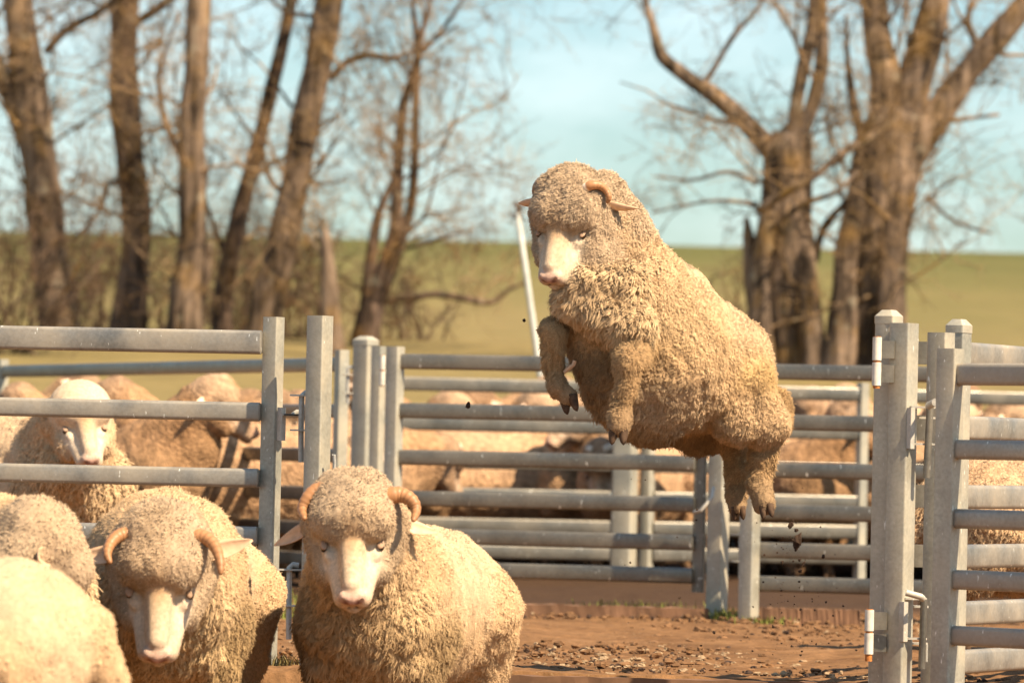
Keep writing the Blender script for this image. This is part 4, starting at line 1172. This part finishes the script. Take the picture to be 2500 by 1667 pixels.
def shrub(label, px, D, n, hgt, seed, spread=.5, mat=None):
    rng = np.random.default_rng(seed); b = place(px, D, 0); b[2] = gz(b) - .03
    root = empty('bare_shrub', b); tag(root, label, 'shrub', 'bare shrubs under the trees')
    out = Twigs()
    for i in range(n):
        p = np.array([rng.normal(0, .18), rng.normal(0, .18), 0]); d = nrm([rng.normal(0, spread), rng.normal(0, spread), 1])
        grow(out, p, d, hgt * rng.uniform(.6, 1.1), .016, 0, rng)
    tag(link('twigs', out.mesh('twigs'), mat or BARK2, root), kind='stuff')
for i, (px, D, n, hh, lb) in enumerate(((20, 57, 9, 1.9, 'leftmost tangle of dark bare scrub at the foot of the leaning forked trunk'), (215, 64, 8, 1.5, 'dark bare scrub between the forked trunk and the split bark trunk'),
        (395, 66, 6, 1.2, 'low bare scrub between the split bark trunk and the mossy trunk'), (590, 65, 7, 1.5, 'bare scrub between the thin slanting trunk and the broad slanting trunk'),
        (745, 63, 9, 1.4, 'bare scrub beside the broken stump'), (1010, 63, 6, .9, 'low bare scrub at the foot of the clumped stems'), (1840, 60, 5, .9, 'low bare scrub at the foot of the massive many stemmed tree'))):
    lb = lb.replace('leftmost tangle', 'tangle')
    shrub(lb, px, D, n * 2, hh * 1.05, 300 + i)

# leaning pale pole with a frayed top
pb_ = W(1313, 870, 37); pt_ = W(1264, 520, 37.2); g = pb_ + (pb_ - pt_) * .9; g[2] = max(g[2], gz(g) - .1)
dirp = nrm(pt_ - pb_); g = pb_ - dirp * ((pb_[2] - gz(pb_) + .1) / dirp[2])
pr = empty('leaning_pole', g); tag(pr, 'thin pale pole leaning left with a ragged dark tuft on top', 'pole')
V, F = tube([g, pb_, (pb_ + pt_) / 2, pt_], [.022, .022, .020, .018], 12); link('shaft', mesh('shaft', V - g, F), MAT['pole'], pr)
out = Twigs(); rng = np.random.default_rng(5)
for i in range(14): grow(out, pt_ - g - dirp * rng.uniform(0, .08), nrm(dirp + rng.normal(0, .3, 3)), rng.uniform(.06, .14), .008, 2, rng)
link('tuft', out.mesh('tuft'), BARK2, pr)

# ------------------------------------------------------------------ dirt, stones, grass, flying clods
def rock(rng, r, flat=.6):
    V = np.array(SPH6[0]) * r; V = V * (1 + .35 * rng.normal(0, 1, (len(V), 1)).clip(-1, 1)); V[:, 2] *= flat; a = rng.uniform(0, 6.28)
    c, s = math.cos(a), math.sin(a); V[:, :2] = V[:, :2] @ np.array([[c, -s], [s, c]]); return V * np.array([rng.uniform(.7, 1.4), rng.uniform(.7, 1.2), 1])
SPH6 = sphere(1.0, 7, 5)
def scatter(name, label, n, rmin, rmax, mat, seed, yr=(16.95, 25), xr=(-1.2, 2.6), flat=.55, clump=None):
    rng = np.random.default_rng(seed); b = MB()
    for i in range(n):
        if clump and rng.random() < clump[4]:
            x, y = rng.normal(clump[0], clump[2]), rng.normal(clump[1], clump[3])
        else: y = rng.uniform(*yr); x = rng.uniform(*xr)
        if y < SILL_Y + .08: continue
        r = rmin + (rmax - rmin) * rng.random() ** 3
        V = rock(rng, r, flat) + np.array([x, y, float(ground_z(x, y)) + r * .25]); b.add(V, SPH6[1])
    tag(link(name, b.mesh(name, False), mat), label, 'dirt', kind='stuff')
scatter('dirt_clods', 'brown crumbled dirt clods scattered over the yard floor', 3600, .004, .020, simple('clod_dirt', (.17, .088, .04), .95, 9, .4), 61)
scatter('pale_stones', 'pale stones and straw crumbs on the yard floor by the sill', 750, .004, .015, simple('pale_stone', (.30, .205, .12), .9, 12, .3), 62, clump=(.55, 18.2, .5, .9, .5))
scatter('dark_droppings', 'dark droppings scattered over the yard floor', 1100, .004, .012, simple('dropping', (.05, .028, .018), .8), 63, flat=.8)
def grass(label, spots, n, seed, col=(.16, .17, .03)):
    rng = np.random.default_rng(seed); b = MB()
    for i in range(n):
        px, D, sx, sy, hh = spots[rng.integers(len(spots))]
        p = place(px, D, 0); x = p[0] + rng.normal(0, sx); y = p[1] + rng.normal(0, sy); z = float(ground_z(x, y)) - .005
        h = hh * rng.uniform(.4, 1.2); a = rng.uniform(0, 6.28); wd = .003; dx, dy = math.cos(a), math.sin(a); ln = rng.uniform(.2, .9) * h
        P = np.array([[x - dy * wd, y + dx * wd, z], [x + dy * wd, y - dx * wd, z], [x + dx * ln * .35 - dy * wd * .7, y + dy * ln * .35 + dx * wd * .7, z + h * .6],
                      [x + dx * ln * .35 + dy * wd * .7, y + dy * ln * .35 - dx * wd * .7, z + h * .6], [x + dx * ln, y + dy * ln, z + h]])
        b.add(P, [(0, 1, 3, 2), (2, 3, 4)])
    tag(link('grass', b.mesh('grass'), simple('grass_' + str(seed), col, .8, 6, .4)), label, 'grass', kind='stuff')
grass('green grass tufts along the foot of the middle fences', [(1530, 24.3, .10, .12, .06), (1640, 24.3, .12, .10, .06), (1790, 23.9, .04, .08, .05), (1880, 23.5, .06, .12, .03), (1700, 24.0, .03, .05, .04), (1580, 24.2, .2, .10, .03), (705, 22.5, .08, .3, .12)], 1000, 71)
grass('dry grass at the foot of the thick railed panel', [(640, 17.2, .05, .06, .05), (690, 17.25, .06, .06, .05), (600, 17.2, .05, .05, .05)], 500, 72, (.20, .15, .05))
rng = np.random.default_rng(91)
cm = simple('flying_dirt', (.045, .025, .015), .95)
big_ = [(1948, 1318, 10, 18), (1930, 1283, 6, 9), (1944, 1294, 5, 4), (1946, 1335, 5, 10), (2010, 1358, 4, 5), (1910, 1372, 4, 4), (1952, 1366, 4, 4), (1143, 989, 6, 8), (1279, 782, 4, 4), (1743, 1543, 4, 4), (1962, 1374, 3, 5), (1952, 1394, 5, 3)]
cl_lab = ['largest dark clod flung below the hind hooves', 'small dark clod flung up just under the hind hooves', 'brown crumb of dirt flying in front of the middle gate', 'tiny dark crumb flying beside the leaning pale pole']
for i, (px, py, rx, rz) in enumerate(big_):
    c = W(px, py, 17.05 + rng.uniform(-.1, .3)); k = 17 / FPX
    V = np.array(SPH6[0]) * np.array([rx, rx, rz]) * k * (1 + .3 * rng.normal(0, 1, (len(SPH6[0]), 1)).clip(-1, 1))
    o = link('dirt_clod', mesh('dirt_clod', V, SPH6[1], False), cm, None, c)
    o.rotation_euler = (0, .4, 0)
    lab = cl_lab[0] if i == 0 else cl_lab[2] if i == 7 else cl_lab[3] if i == 8 else 'dark crumb of dirt flying over the yard floor' if i == 9 else cl_lab[1]
    tag(o, lab, 'dirt clod', 'clods of dirt in the air')
b = MB()
for i in range(240):
    if rng.random() < .75: px = rng.normal(1945, 38); py = rng.uniform(1270, 1600)
    else: px = rng.uniform(1500, 2120); py = rng.uniform(1150, 1600)
    if py > 1540: px += rng.normal(0, 30)
    r = (.7 + 2.2 * rng.random() ** 3) * 17 / FPX
    b.add(rock(rng, r, .9) + W(px, py, 17.1 + rng.uniform(-.2, .4)), SPH6[1])
tag(link('dirt_spray', b.mesh('dirt_spray', False), cm), 'fine dark dirt specks kicked up below the leaping sheep', 'dirt', kind='stuff')
